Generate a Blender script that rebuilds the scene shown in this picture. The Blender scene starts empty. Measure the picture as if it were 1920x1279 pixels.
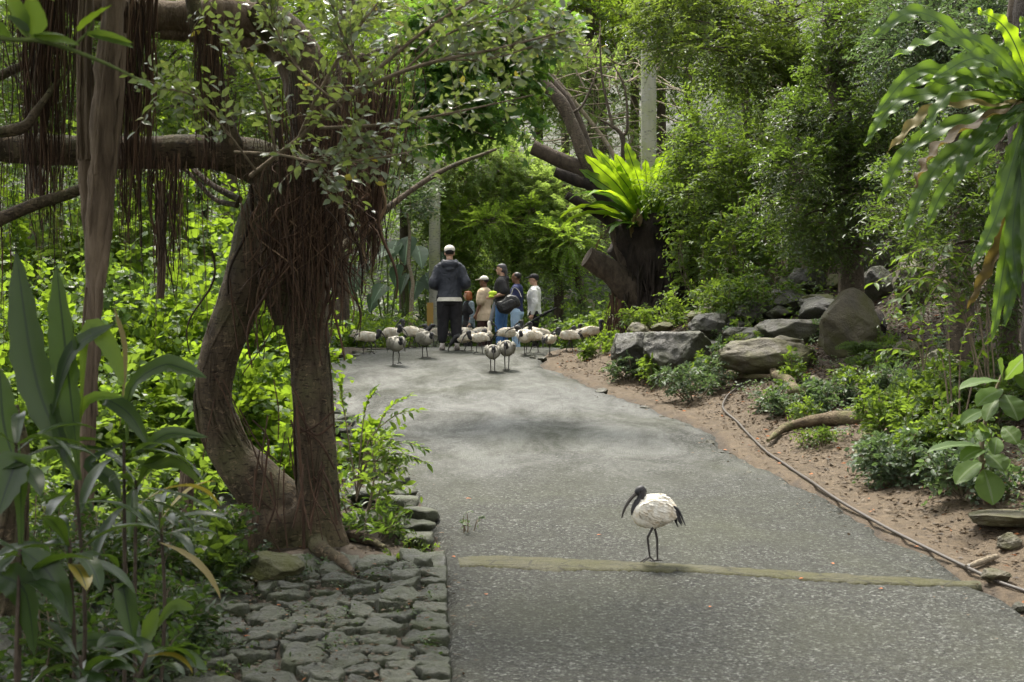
import bpy, math, random
import numpy as np
from mathutils import Vector, Matrix, noise as mnoise

S = bpy.context.scene
COL = S.collection
R = math.radians

# ------------------------------------------------------------------ camera, sky, sun, exposure
F, CX, CY, CAMZ = 3000.0, 960.0, 639.5, 1.76
cam = bpy.data.cameras.new('camera')
cam.sensor_width = 36.0
cam.lens = 36.0 * F / 1920.0
cam.clip_start = 0.1
cam.clip_end = 400.0
cam.dof.use_dof = True
cam.dof.focus_distance = 24.0
cam.dof.aperture_fstop = 4.5
camo = bpy.data.objects.new('camera', cam)
COL.objects.link(camo)
camo.location = (0, 0, CAMZ)
camo.rotation_euler = (R(90), 0, 0)
S.camera = camo

SUN_EL, SUN_AZ = 66.0, -24.0          # degrees; azimuth measured from +Y towards +X
world = bpy.data.worlds.new('World')
S.world = world
world.use_nodes = True
wt = world.node_tree
wt.nodes.clear()
wo = wt.nodes.new('ShaderNodeOutputWorld')
wb = wt.nodes.new('ShaderNodeBackground')
sk = wt.nodes.new('ShaderNodeTexSky')
sk.sky_type = 'NISHITA'
sk.sun_disc = False
sk.sun_elevation = R(SUN_EL)
sk.sun_rotation = R(SUN_AZ)
sk.air_density = 1.0
sk.dust_density = 4.0
sk.ozone_density = 1.0
hs = wt.nodes.new('ShaderNodeHueSaturation')
hs.inputs['Saturation'].default_value = 0.06     # thin white cloud over the garden
wt.links.new(sk.outputs[0], hs.inputs['Color'])
wt.links.new(hs.outputs[0], wb.inputs['Color'])
wt.links.new(wb.outputs[0], wo.inputs['Surface'])
wb.inputs['Strength'].default_value = 0.15

sl = bpy.data.lights.new('sun', 'SUN')
sl.energy = 2.4
sl.angle = R(12.0)
sl.color = (1.0, 0.93, 0.80)
so = bpy.data.objects.new('sun', sl)
COL.objects.link(so)
sdir = Vector((math.sin(R(SUN_AZ)) * math.cos(R(SUN_EL)), math.cos(R(SUN_AZ)) * math.cos(R(SUN_EL)), math.sin(R(SUN_EL))))
so.rotation_euler = (-sdir).to_track_quat('-Z', 'Y').to_euler()
so.location = sdir * 60

S.view_settings.view_transform = 'Standard'
S.view_settings.look = 'None'
S.view_settings.gamma = 1.0
S.view_settings.exposure = 1.80
cy = S.cycles
cy.max_bounces = 7
cy.diffuse_bounces = 4
cy.glossy_bounces = 2
cy.transmission_bounces = 4
cy.transparent_max_bounces = 4
cy.caustics_reflective = False
cy.caustics_refractive = False
cy.use_adaptive_sampling = True
cy.adaptive_threshold = 0.02
cy.use_denoising = True
try:
    cy.denoiser = 'OPENIMAGEDENOISE'
    cy.denoising_input_passes = 'RGB_ALBEDO_NORMAL'
except Exception:
    pass

# ------------------------------------------------------------------ small maths
rng = np.random.default_rng(7)
random.seed(7)

def P(px, py, d):
    """point seen at pixel (px, py) of the 1920 px photograph at the distance d along the view axis"""
    return np.array([(px - CX) / F * d, d, CAMZ - (py - CY) / F * d])

def nrm(a):
    a = np.asarray(a, float)
    n = np.linalg.norm(a, axis=-1, keepdims=True)
    return a / np.maximum(n, 1e-9)

def catmull(pts, n):
    pts = np.asarray(pts, float)
    if len(pts) < 3:
        t = np.linspace(0, 1, n)[:, None]
        return pts[0] * (1 - t) + pts[-1] * t
    q = np.vstack([2 * pts[0] - pts[1], pts, 2 * pts[-1] - pts[-2]])
    out = []
    m = len(pts) - 1
    for t in np.linspace(0, m, n):
        i = min(int(t), m - 1)
        u = t - i
        a, b, c, d = q[i], q[i + 1], q[i + 2], q[i + 3]
        out.append(0.5 * ((2 * b) + (c - a) * u + (2 * a - 5 * b + 4 * c - d) * u * u + (3 * b - a - 3 * c + d) * u ** 3))
    return np.array(out)

def n3(p, s=1.0, seed=0.0):
    return mnoise.noise(Vector((p[0] * s + seed, p[1] * s + seed * 1.7, p[2] * s - seed)))

# ------------------------------------------------------------------ terrain profile
_ky = np.arange(-12, 120, 0.25)
_kz = np.interp(_ky, [-12, 4, 8, 9.54, 12.3, 20, 26, 28.4, 31, 34, 38, 45, 120],
                [-.60, -.50, -.41, -.274, 0, .765, 1.37, 1.60, 1.63, 1.58, 1.42, 1.3, 1.3])
_kk = np.exp(-0.5 * (np.arange(-6, 7) / 2.2) ** 2); _kk /= _kk.sum()
_kz = np.convolve(np.pad(_kz, 6, mode='edge'), _kk, mode='valid')

def zp(y):
    return np.interp(y, _ky, _kz)

def road_hit(px, py):
    d = np.arange(5, 40, 0.02)
    z = CAMZ - (py - CY) / F * d
    k = np.argmax(z < zp(d))
    return np.array([(px - CX) / F * d[k], d[k]])

_le = [road_hit(*p) for p in [(828, 1279), (824, 1150), (822, 1050), (818, 1028), (797, 967), (772, 929), (749, 906), (700, 860), (655, 800), (622, 750), (600, 715), (596, 690)]]
_le = [np.array([_le[0][0] + .0, -8])] + _le + [np.array([-3.0, 27.0]), np.array([-2.4, 30]), np.array([-2.0, 36]), np.array([-1.5, 48])]
_re = [road_hit(*p) for p in [(2110, 1279), (1990, 1190), (1900, 1125), (1843, 1094), (1747, 1041), (1695, 1018), (1613, 970), (1541, 927), (1460, 885), (1420, 870), (1390, 857), (1357, 832), (1335, 810), (1280, 785), (1230, 767), (1182, 750), (1122, 727), (1086, 712), (1056, 700), (1017, 688)]]
_re = [np.array([_re[0][0] + .3, -8])] + _re + [np.array([.62, 28.2]), np.array([.95, 30]), np.array([1.2, 36]), np.array([1.5, 48])]
_le, _re = np.array(_le), np.array(_re)
_le = _le[np.argsort(_le[:, 1])]; _re = _re[np.argsort(_re[:, 1])]

def xl(y): return np.interp(y, _le[:, 1], _le[:, 0])
def xr(y): return np.interp(y, _re[:, 1], _re[:, 0])

def ground(x, y):
    x = np.asarray(x, float); y = np.asarray(y, float)
    z = zp(y)
    e = x - xr(y)
    k = np.clip(1 + (y - 22) / 20, .9, 1.5)
    bank = .27 * np.clip(e - .55, 0, 3.4) + .50 * np.clip(e - 3.95, 0, 40)
    z = z + np.where(e > 0, bank * k, 0)
    l = xl(y) - x
    left = -.05 * np.clip(l - .3, 0, 5) + .22 * np.clip(l - 9, 0, 20)
    z = z + np.where(l > 0, left, 0)
    z = z + .30 * np.clip(y - 39, 0, 60)
    wob = .035 * np.sin(x * 2.1 + y * .7) * np.sin(y * 1.7 - x * .6) + .02 * np.sin(x * 5.3 + 1) * np.sin(y * 4.7)
    out = np.clip(np.maximum(e, l) / .6, 0, 1)
    z = z + wob * out
    inside = (e < .02) & (l < .02)
    return np.where(inside, z - .05, z)

def hit(px, py, lo=6.0, hi=70.0):
    """where the view ray through a pixel meets the ground"""
    d = np.arange(lo, hi, 0.03)
    x = (px - CX) / F * d
    z = CAMZ - (py - CY) / F * d
    m = z < ground(x, d)
    k = np.argmax(m) if m.any() else len(d) - 1
    return np.array([x[k], d[k], float(ground(x[k], d[k]))])

def on(px, d):
    """ground point on the vertical through pixel column px at distance d"""
    x = (px - CX) / F * d
    return np.array([x, d, float(ground(x, d))])

# ------------------------------------------------------------------ objects
def tag(o, label=None, cat=None, group=None, kind=None):
    if label: o['label'] = label
    if cat: o['category'] = cat
    if group: o['group'] = group
    if kind: o['kind'] = kind
    return o

def thing(name, loc, label, cat, group=None):
    o = bpy.data.objects.new(name, None)
    o.empty_display_size = .2
    COL.objects.link(o)
    o.location = Vector([float(v) for v in loc])
    return tag(o, label, cat, group)

class Geo:
    """collects vertices and faces of mixed sizes for ONE mesh"""
    def __init__(self):
        self.v, self.f3, self.f4, self.m3, self.m4, self.a, self.b = [], [], [], [], [], [], []
        self.n = 0
    def add(self, v, f, m=0, a=None, b=None):
        v = np.asarray(v, float).reshape(-1, 3)
        f = np.asarray(f, dtype=np.int64)
        self.v.append(v)
        (self.f3 if f.shape[1] == 3 else self.f4).append(f + self.n)
        (self.m3 if f.shape[1] == 3 else self.m4).append(np.full(len(f), m, dtype=np.int32))
        self.a.append(np.full(len(v), .5) if a is None else np.broadcast_to(np.asarray(a, float), (len(v),)).copy())
        self.b.append(np.zeros(len(v)) if b is None else np.broadcast_to(np.asarray(b, float), (len(v),)).copy())
        self.n += len(v)
        return self
    def mesh(self, name, mats, origin=(0, 0, 0), smooth=True):
        v = np.vstack(self.v) - np.asarray(origin, float)
        f3 = np.vstack(self.f3) if self.f3 else np.zeros((0, 3), int)
        f4 = np.vstack(self.f4) if self.f4 else np.zeros((0, 4), int)
        me = bpy.data.meshes.new(name)
        me.vertices.add(len(v))
        me.vertices.foreach_set('co', v.astype(np.float32).ravel())
        nl = f3.size + f4.size
        me.loops.add(nl)
        me.loops.foreach_set('vertex_index', np.concatenate([f3.ravel(), f4.ravel()]).astype(np.int32))
        me.polygons.add(len(f3) + len(f4))
        st = np.concatenate([np.arange(len(f3)) * 3, len(f3) * 3 + np.arange(len(f4)) * 4]).astype(np.int32)
        me.polygons.foreach_set('loop_start', st)
        mi = np.concatenate((self.m3 or [np.zeros(0, np.int32)]) + (self.m4 or [np.zeros(0, np.int32)])).astype(np.int32)
        me.polygons.foreach_set('material_index', mi)
        me.polygons.foreach_set('use_smooth', np.full(len(mi), smooth))
        at = me.attributes.new('v', 'FLOAT', 'POINT')
        at.data.foreach_set('value', np.concatenate(self.a).astype(np.float32))
        bt = me.attributes.new('u', 'FLOAT', 'POINT')
        bt.data.foreach_set('value', np.concatenate(self.b).astype(np.float32))
        for m in (mats if isinstance(mats, (list, tuple)) else [mats]):
            me.materials.append(m)
        me.update(calc_edges=True)
        me.validate()
        return me
    def build(self, name, mats, parent=None, origin=None, smooth=True):
        if origin is None:
            origin = np.array(parent.location) if parent is not None else np.zeros(3)
        me = self.mesh(name, mats, origin, smooth)
        o = bpy.data.objects.new(name, me)
        COL.objects.link(o)
        if parent is not None:
            o.parent = parent
        else:
            o.location = Vector([float(c) for c in origin])
        return o

def tube(pts, rad, sides=8, n=None, lump=0.0, seed=0.0, cap=True, lumps=3.0):
    pts = np.asarray(pts, float)
    n = n or max(len(pts) * 4, 6)
    c = catmull(pts, n)
    rad = np.atleast_1d(np.asarray(rad, float))
    r = np.interp(np.linspace(0, 1, n), np.linspace(0, 1, len(rad)), rad)
    t = nrm(np.gradient(c, axis=0))
    ref = np.array([0, 0, 1.0]) if abs(t[0][2]) < .9 else np.array([1.0, 0, 0])
    u = nrm(np.cross(t[0], ref))
    U = [u]
    for i in range(1, n):
        u = U[-1] - t[i] * np.dot(U[-1], t[i])
        U.append(nrm(u))
    U = np.array(U); W = np.cross(t, U)
    a = np.linspace(0, 2 * np.pi, sides, endpoint=False)
    rr = np.repeat(r[:, None], sides, 1)
    if lump:
        for i in range(n):
            for j in range(sides):
                p = c[i] + (U[i] * math.cos(a[j]) + W[i] * math.sin(a[j])) * r[i]
                rr[i, j] *= 1 + lump * (n3(p, lumps, seed) + .5 * n3(p, lumps * 2.7, seed + 5))
    v = c[:, None] + rr[..., None] * (U[:, None] * np.cos(a)[None, :, None] + W[:, None] * np.sin(a)[None, :, None])
    v = v.reshape(-1, 3)
    i, j = np.meshgrid(np.arange(n - 1), np.arange(sides), indexing='ij')
    j2 = (j + 1) % sides
    f = np.stack([i * sides + j, i * sides + j2, (i + 1) * sides + j2, (i + 1) * sides + j], -1).reshape(-1, 4)
    return v, f, c

def add_tube(g, pts, rad, sides=8, n=None, lump=0.0, seed=0.0, m=0, cap=True, a=.5, lumps=3.0):
    v, f, c = tube(pts, rad, sides, n, lump, seed, lumps=lumps)
    g.add(v, f, m, a)
    if cap:
        k = len(c)
        for e, off in ((c[0], 0), (c[-1], (k - 1) * sides)):
            vv = np.vstack([v[off:off + sides], e[None]])
            ff = [[q, (q + 1) % sides, sides] for q in range(sides)]
            if off == 0: ff = [x[::-1] for x in ff]
            g.add(vv, ff, m, a)
    return c

def loft(g, cen, ry, rz, sides=14, n=28, m=0, axis='x'):
    """closed tapering body: rings of radii ry (sideways) and rz (in the plane of the spine) along cen in the x-z plane"""
    k = len(cen)
    c = catmull(cen, n)
    x = np.linspace(0, 1, k)
    a = catmull(np.stack([ry, rz, np.zeros(k)], 1), n)
    ryi, rzi = np.maximum(a[:, 0], .0005), np.maximum(a[:, 1], .0005)
    t = nrm(np.gradient(c, axis=0))
    side = np.tile(np.array([0, 1.0, 0]), (n, 1))
    up = nrm(np.cross(t, side))
    side = nrm(np.cross(up, t))
    ang = np.linspace(0, 2 * np.pi, sides, endpoint=False)
    v = c[:, None] + side[:, None] * (np.cos(ang)[None, :, None] * ryi[:, None, None]) + up[:, None] * (np.sin(ang)[None, :, None] * rzi[:, None, None])
    i, j = np.meshgrid(np.arange(n - 1), np.arange(sides), indexing='ij')
    j2 = (j + 1) % sides
    f = np.stack([i * sides + j, (i + 1) * sides + j, (i + 1) * sides + j2, i * sides + j2], -1).reshape(-1, 4)
    v = v.reshape(-1, 3)
    g.add(v, f, m)
    for e, off in ((c[0], 0), (c[-1], (n - 1) * sides)):
        vv = np.vstack([v[off:off + sides], e[None]])
        ff = [[q, (q + 1) % sides, sides] for q in range(sides)]
        if off: ff = [x[::-1] for x in ff]
        g.add(vv, ff, m)

# ------------------------------------------------------------------ leaves
def _t(v, f): return np.array(v, float), np.array(f)
TEMPL = {
    'small': _t([(0, 0, 0), (-.5, .45, .06), (.5, .45, .06), (0, 1, -.06)], [(0, 2, 3), (0, 3, 1)]),
    'ovate': _t([(0, 0, 0), (-.36, .22, .05), (0, .25, -.01), (.36, .22, .05), (-.48, .5, .06), (0, .5, 0), (.48, .5, .06), (-.28, .78, .02), (0, .78, -.03), (.28, .78, .02), (0, 1, -.10)],
                [(0, 2, 1), (0, 3, 2), (1, 2, 5), (1, 5, 4), (2, 3, 6), (2, 6, 5), (4, 5, 8), (4, 8, 7), (5, 6, 9), (5, 9, 8), (7, 8, 10), (8, 9, 10)]),
    'heart': _t([(0, .08, 0), (-.22, -.08, .04), (.22, -.08, .04), (-.5, .22, .05), (.5, .22, .05), (0, .4, -.02), (-.36, .6, .0), (.36, .6, .0), (0, 1, -.14)],
                [(0, 5, 1), (1, 5, 3), (0, 2, 5), (2, 4, 5), (3, 5, 6), (5, 4, 7), (6, 5, 8), (5, 7, 8)]),
    'maple': _t([(0, 0, 0), (-.38, .08, -.03), (-.20, .34, .02), (-.55, .62, -.04), (-.16, .62, .02), (0, 1.05, -.06), (.16, .62, .02), (.55, .62, -.04), (.20, .34, .02), (.38, .08, -.03), (0, .4, .03)],
                [(0, 10, 1), (1, 10, 2), (2, 10, 3), (3, 10, 4), (4, 10, 5), (5, 10, 6), (6, 10, 7), (7, 10, 8), (8, 10, 9), (9, 10, 0)]),
}

def leaves(g, p, d, nn, L, W, templ, m=0, a=None):
    t, f = TEMPL[templ]
    k = len(p)
    d = nrm(d)
    b = nrm(np.cross(d, nn))
    nn = np.cross(b, d)
    L = np.broadcast_to(L, (k,)); W = np.broadcast_to(W, (k,))
    v = p[:, None] + (t[None, :, 0] * W[:, None])[..., None] * b[:, None] + (t[None, :, 1] * L[:, None])[..., None] * d[:, None] + (t[None, :, 2] * L[:, None])[..., None] * nn[:, None]
    ff = (f[None] + (np.arange(k) * len(t))[:, None, None]).reshape(-1, 3)
    if a is None: a = rng.random(k)
    g.add(v.reshape(-1, 3), ff, m, np.repeat(a, len(t)), np.tile(np.abs(t[:, 0]), k))

def sprays(g, base, dirs, M, tl, ll, ratio, templ='small', droop=.3, spread=.9, flat=0.3, m=0, gt=None, tr=.004, a0=None, hang=0.0):
    """twigs that leave base along dirs, each with M leaves in two rows; gt takes the twigs' wood"""
    T = len(base)
    dirs = nrm(dirs)
    tl = np.broadcast_to(tl, (T,)) * rng.uniform(.65, 1.25, T)
    side = nrm(np.cross(dirs, np.array([0, 0, 1.0]) + rng.normal(0, flat, (T, 3))))
    up = nrm(np.cross(side, dirs))
    s = (np.arange(M)[None] + rng.uniform(.1, .9, (T, M))) / M
    s = .12 + .88 * s
    dz = np.array([0, 0, -1.0])
    pos = base[:, None] + dirs[:, None] * (s * tl[:, None])[..., None] + dz * (droop * s * s * tl[:, None])[..., None]
    tang = nrm(dirs[:, None] + dz * (2 * droop * s)[..., None])
    sg = np.where(np.arange(M) % 2 == 0, 1.0, -1.0)[None, :, None]
    ld = tang * rng.uniform(.35, .8, (T, M, 1)) + sg * side[:, None] * spread + rng.normal(0, .22, (T, M, 3)) + dz * hang
    ln = up[:, None] + rng.normal(0, flat, (T, M, 3))
    Ls = ll * rng.uniform(.6, 1.25, (T, M)) * (1.05 - .3 * s)
    aa = rng.random((T, M)) * .6 + (rng.random((T, 1)) if a0 is None else a0[:, None]) * .4
    leaves(g, pos.reshape(-1, 3), ld.reshape(-1, 3), ln.reshape(-1, 3), Ls.ravel(), Ls.ravel() * ratio, templ, m, aa.ravel())
    if gt is not None:
        e = base + dirs * tl[:, None] + dz * (droop * tl)[:, None]
        mid = base + dirs * (tl * .5)[:, None] + dz * (droop * .25 * tl)[:, None]
        w = tr
        ring = []
        for q, rr in ((base, 1.0), (mid, .7), (e, .3)):
            for k in range(3):
                an = k * 2.094
                ring.append(q + side * (math.cos(an) * w * rr) + up * (math.sin(an) * w * rr))
        v = np.stack(ring, 1)
        f = []
        for q in range(2):
            for k in range(3):
                k2 = (k + 1) % 3
                f.append((q * 3 + k, q * 3 + k2, q * 3 + 3 + k2, q * 3 + 3 + k))
        f = np.array(f)
        ff = (f[None] + (np.arange(T) * 9)[:, None, None]).reshape(-1, 4)
        gt.add(v.reshape(-1, 3), ff, 0)

def ball(k):
    return nrm(rng.normal(0, 1, (k, 3)))

def crown(g, cen, rad, blobs, twigs, M, tl, ll, ratio, templ='small', droop=.3, flat=.35, blob=.42, gt=None, low=-.5, hang=0., spread=.9, updir=.25, m=0, shell=.45):
    """uneven crown: clumps of twigs placed through an ellipsoid; returns the clump centres"""
    cen = np.asarray(cen, float); rad = np.asarray(rad, float)
    q = ball(blobs * 3)
    q = q[q[:, 2] > low][:blobs]
    bc = cen + q * rad * (rng.uniform(shell, 1, (len(q), 1)))
    br = blob * rad.mean() * rng.uniform(.6, 1.25, len(q))
    for c, r_ in zip(bc, br):
        o = ball(twigs)
        base = c + o * r_ * rng.uniform(.1, .8, (twigs, 1)) * np.array([1, 1, .75])
        dirs = o * .8 + nrm(c - cen) * .5 + np.array([0, 0, updir]) + rng.normal(0, .25, (twigs, 3))
        sprays(g, base, dirs, M, tl, ll, ratio, templ, droop, spread, flat, m, gt, a0=np.clip(rng.normal(rng.random(), .25, twigs), 0, 1), hang=hang)
    return bc

def blade(g, base, d0, L, W, droop=.6, wav=0., seg=10, roll=0., prof=None, m=0, a=.5, fold=.10, wn=9, bend=None, face=None):
    """one long leaf: a curved strip with a midrib fold and, if asked, wavy margins"""
    prof = prof or [(0, .12), (.15, .45), (.4, .95), (.6, 1), (.8, .75), (.93, .35), (1, .02)]
    d0 = nrm(d0)
    side = nrm(np.cross(d0, np.array([0, 0, 1.0]))) if abs(d0[2]) < .98 else np.array([1.0, 0, 0])
    if face is not None:
        side = nrm(np.cross(d0, np.asarray(face, float)))
    if roll:
        side = side * math.cos(roll) + np.cross(d0, side) * math.sin(roll)
    p = np.array(base, float); d = d0.copy()
    st = L / seg
    cols = np.array([-1, -.55, 0, .55, 1.0])
    ph = rng.uniform(0, 6)
    V_, B_ = [], []
    for i in range(seg + 1):
        t = i / seg
        w = .5 * W * np.interp(t, [q[0] for q in prof], [q[1] for q in prof])
        n_ = nrm(np.cross(side, d))
        for c in cols:
            z = abs(c) * fold * w * 2
            if wav: z += wav * W * math.sin(ph + t * wn * 6.28 / 2 + (1.3 if c > 0 else 0)) * abs(c) ** 1.5
            V_.append(p + side * c * w + n_ * z); B_.append(abs(c) * .5)
        d = nrm(d + np.array([0, 0, -1.0]) * droop / seg * (.4 + 1.2 * t) + (0 if bend is None else np.asarray(bend) / seg))
        side = nrm(side - d * np.dot(side, d))
        p = p + d * st
    f = []
    for i in range(seg):
        for j in range(4):
            f.append((i * 5 + j, i * 5 + j + 1, i * 5 + 6 + j, i * 5 + 5 + j))
    g.add(V_, f, m, a, B_)
    return p

def ribbon(g, pts, W, face=(0, -1, .3), wav=0., seg=18, prof=None, m=0, a=.5, fold=.12, wn=12, twist=0.):
    """long leaf whose midrib follows the given points"""
    prof = prof or [(0, .14), (.12, .22), (.35, .75), (.6, 1), (.82, .72), (.94, .3), (1, .01)]
    c = catmull(pts, seg + 1)
    t = nrm(np.gradient(c, axis=0))
    cols = np.array([-1, -.55, 0, .55, 1.0])
    ph = rng.uniform(0, 6); V_, B_ = [], []
    f0 = np.asarray(face, float)
    for i in range(seg + 1):
        q = i / seg
        w = .5 * W * np.interp(q, [p[0] for p in prof], [p[1] for p in prof])
        sd = nrm(np.cross(t[i], f0)); n_ = np.cross(sd, t[i])
        if twist:
            k = twist * q; sd, n_ = sd * math.cos(k) + n_ * math.sin(k), n_ * math.cos(k) - sd * math.sin(k)
        for k in cols:
            z = abs(k) * fold * w * 2
            e = 0
            if wav:
                z += wav * W * math.sin(ph + q * wn * 3.14 + (1.3 if k > 0 else 0)) * abs(k) ** 1.5
                e = w * (abs(k) > .9) * (.10 * math.sin(ph * 2 + q * wn * 4.1 + (2 if k > 0 else 0)) + .12 * ((q * wn * 1.3 + (.37 if k > 0 else 0)) % 1.0 - .5))
            V_.append(c[i] + sd * k * (w + e) + n_ * z); B_.append(abs(k) * .5)
    f = [(i * 5 + j, i * 5 + j + 1, i * 5 + 6 + j, i * 5 + 5 + j) for i in range(seg) for j in range(4)]
    g.add(V_, f, m, a, B_)

# ------------------------------------------------------------------ materials
def newmat(name):
    m = bpy.data.materials.new(name)
    m.use_nodes = True
    nt = m.node_tree
    nt.nodes.clear()
    out = nt.nodes.new('ShaderNodeOutputMaterial')
    return m, nt, out

def nd(nt, typ, ins=None, **kw):
    n = nt.nodes.new('ShaderNode' + typ)
    for k, v in kw.items(): setattr(n, k, v)
    for k, v in (ins or {}).items():
        s = n.inputs[k]
        if hasattr(v, 'is_linked'): nt.links.new(v, s)
        else: s.default_value = v
    return n

def c4(c): return (c[0], c[1], c[2], 1.0)

def ramp(nt, fac, stops):
    n = nt.nodes.new('ShaderNodeValToRGB')
    nt.links.new(fac, n.inputs[0])
    e = n.color_ramp.elements
    while len(e) < len(stops): e.new(.5)
    for k, (p, c) in enumerate(stops):
        e[k].position = p
        e[k].color = c4(c) if not np.isscalar(c) else (c, c, c, 1)
    return n.outputs[0]

def mixc(nt, fac, a, b, blend='MIX'):
    n = nt.nodes.new('ShaderNodeMix')
    n.data_type = 'RGBA'; n.blend_type = blend
    for s, v in ((n.inputs[0], fac), (n.inputs[6], a), (n.inputs[7], b)):
        if hasattr(v, 'is_linked'): nt.links.new(v, s)
        elif np.isscalar(v): s.default_value = v
        else: s.default_value = c4(v)
    return n.outputs[2]

def coord(nt, scale=(1, 1, 1), kind='Object'):
    tc = nd(nt, 'TexCoord')
    mp = nd(nt, 'Mapping')
    mp.inputs['Scale'].default_value = scale
    nt.links.new(tc.outputs[kind], mp.inputs[0])
    return mp.outputs[0]

def noise(nt, vec, scale, detail=4, rough=.55, dist=0.):
    n = nd(nt, 'TexNoise', {'Vector': vec, 'Scale': scale, 'Detail': detail, 'Roughness': rough, 'Distortion': dist})
    return n.outputs[0]

def bump(nt, h, strength=.5, dist=.02):
    return nd(nt, 'Bump', {'Height': h, 'Strength': strength, 'Distance': dist}).outputs[0]

def leafmat(name, dark, light, trans, tf=.42, rough=.42, spec=.5, old=None, oldf=.0, rib=None, mottle=.35):
    m, nt, out = newmat(name)
    at = nd(nt, 'Attribute', attribute_name='v').outputs['Fac']
    col = ramp(nt, at, [(0, dark), (1, light)])
    tcol = ramp(nt, at, [(0, [c * .7 for c in trans]), (1, trans)])
    if old is not None:
        k = ramp(nt, at, [(1 - oldf - .004, 0.), (1 - oldf, 1.)])
        col = mixc(nt, k, col, old); tcol = mixc(nt, k, tcol, [min(1, c * 1.6) for c in old])
    ns = noise(nt, coord(nt), 14, 3)
    col = mixc(nt, nd(nt, 'Math', {0: ns, 1: mottle}, operation='MULTIPLY').outputs[0], col, [c * .45 for c in dark])
    if rib is not None:
        u = nd(nt, 'Attribute', attribute_name='u').outputs['Fac']
        k = ramp(nt, u, [(.02, 1.), (.06, 0.)])
        col = mixc(nt, k, col, rib); tcol = mixc(nt, k, tcol, rib)
        w = nd(nt, 'Math', {0: nd(nt, 'Math', {0: u, 1: 150.}, operation='MULTIPLY').outputs[0]}, operation='SINE').outputs[0]
        col = mixc(nt, ramp(nt, w, [(.2, 0.), (.9, .35)]), col, [c * .6 for c in dark])
    bs = nd(nt, 'BsdfPrincipled', {'Base Color': col, 'Roughness': min(.6, rough + .08), 'Specular IOR Level': spec * .62})
    tr = nd(nt, 'BsdfTranslucent', {'Color': tcol})
    mx = nd(nt, 'MixShader', {0: tf, 1: bs.outputs[0], 2: tr.outputs[0]})
    nt.links.new(mx.outputs[0], out.inputs[0])
    return m

def barkmat(name, c1, c2, moss=None, mossf=.5, scale=6, stretch=(1, 1, .25), bs=.9, rough=.85):
    m, nt, out = newmat(name)
    v = coord(nt, stretch)
    a = noise(nt, v, scale * 1.6, 6, .65, .6)
    b = noise(nt, coord(nt), scale * .35, 3)
    col = ramp(nt, a, [(.32, c1), (.68, c2)])
    if moss is not None:
        col = mixc(nt, ramp(nt, b, [(mossf - .06, 0.), (mossf + .10, .75)]), col, moss)
    if moss is not None:
        lich = noise(nt, coord(nt, (1, 1, 1.6)), scale * 2.3, 5, .7, .8)
        col = mixc(nt, ramp(nt, lich, [(.58, 0.), (.64, .75)]), col, [min(.3, c * 1.9) for c in c2])
        col = mixc(nt, ramp(nt, noise(nt, coord(nt, (1, 1, 3.5)), scale * 3.1, 3, .6), [(.36, .8), (.44, 0.)]), col, [c * .5 for c in c1])
    fine = noise(nt, v, scale * 7, 4, .7)
    h = nd(nt, 'Math', {0: a, 1: fine}, operation='ADD').outputs[0]
    p = nd(nt, 'BsdfPrincipled', {'Base Color': col, 'Roughness': rough, 'Specular IOR Level': .25, 'Normal': bump(nt, h, bs, .03)})
    nt.links.new(p.outputs[0], out.inputs[0])
    return m

def rockmat(name, c1, c2, moss, mossf=.55, rough=.6, sc=3.0, vary=0.):
    m, nt, out = newmat(name)
    v = coord(nt)
    a = noise(nt, v, sc * 1.3, 7, .65)
    f = noise(nt, v, sc * 14, 4, .7)
    k = noise(nt, v, sc * .6, 4, .6, .5)
    col = ramp(nt, a, [(.3, c1), (.7, c2)])
    col = mixc(nt, nd(nt, 'Math', {0: f, 1: .5}, operation='MULTIPLY').outputs[0], col, [c * .5 for c in c1])
    col = mixc(nt, ramp(nt, k, [(mossf - .05, 0.), (mossf + .12, .8)]), col, moss)
    if vary:
        oi = nd(nt, 'ObjectInfo').outputs['Random']
        col = mixc(nt, ramp(nt, oi, [(0, vary), (.5, 0.)]), col, [c * .45 for c in c1])
        col = mixc(nt, ramp(nt, oi, [(.6, 0.), (1, vary)]), col, [c * 1.25 for c in c2])
    h = nd(nt, 'Math', {0: a, 1: nd(nt, 'Math', {0: f, 1: .4}, operation='MULTIPLY').outputs[0]}, operation='ADD').outputs[0]
    rg = ramp(nt, k, [(.35, rough - .2), (.65, rough + .25)])
    p = nd(nt, 'BsdfPrincipled', {'Base Color': col, 'Roughness': rg, 'Specular IOR Level': .5, 'Normal': bump(nt, h, 1.0, .06)})
    nt.links.new(p.outputs[0], out.inputs[0])
    return m

def clothmat(name, c, c2=None, rough=.85, sc=9, bs=.5, spec=.2):
    m, nt, out = newmat(name)
    v = coord(nt)
    a = noise(nt, v, sc, 4, .6, .4)
    col = mixc(nt, ramp(nt, a, [(.35, 0.), (.7, 1.)]), c, c2 or [x * .72 for x in c])
    p = nd(nt, 'BsdfPrincipled', {'Base Color': col, 'Roughness': rough, 'Specular IOR Level': spec, 'Normal': bump(nt, noise(nt, v, sc * .9, 3, .55, 1.2), bs, .05)})
    nt.links.new(p.outputs[0], out.inputs[0])
    return m

M = {}
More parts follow.
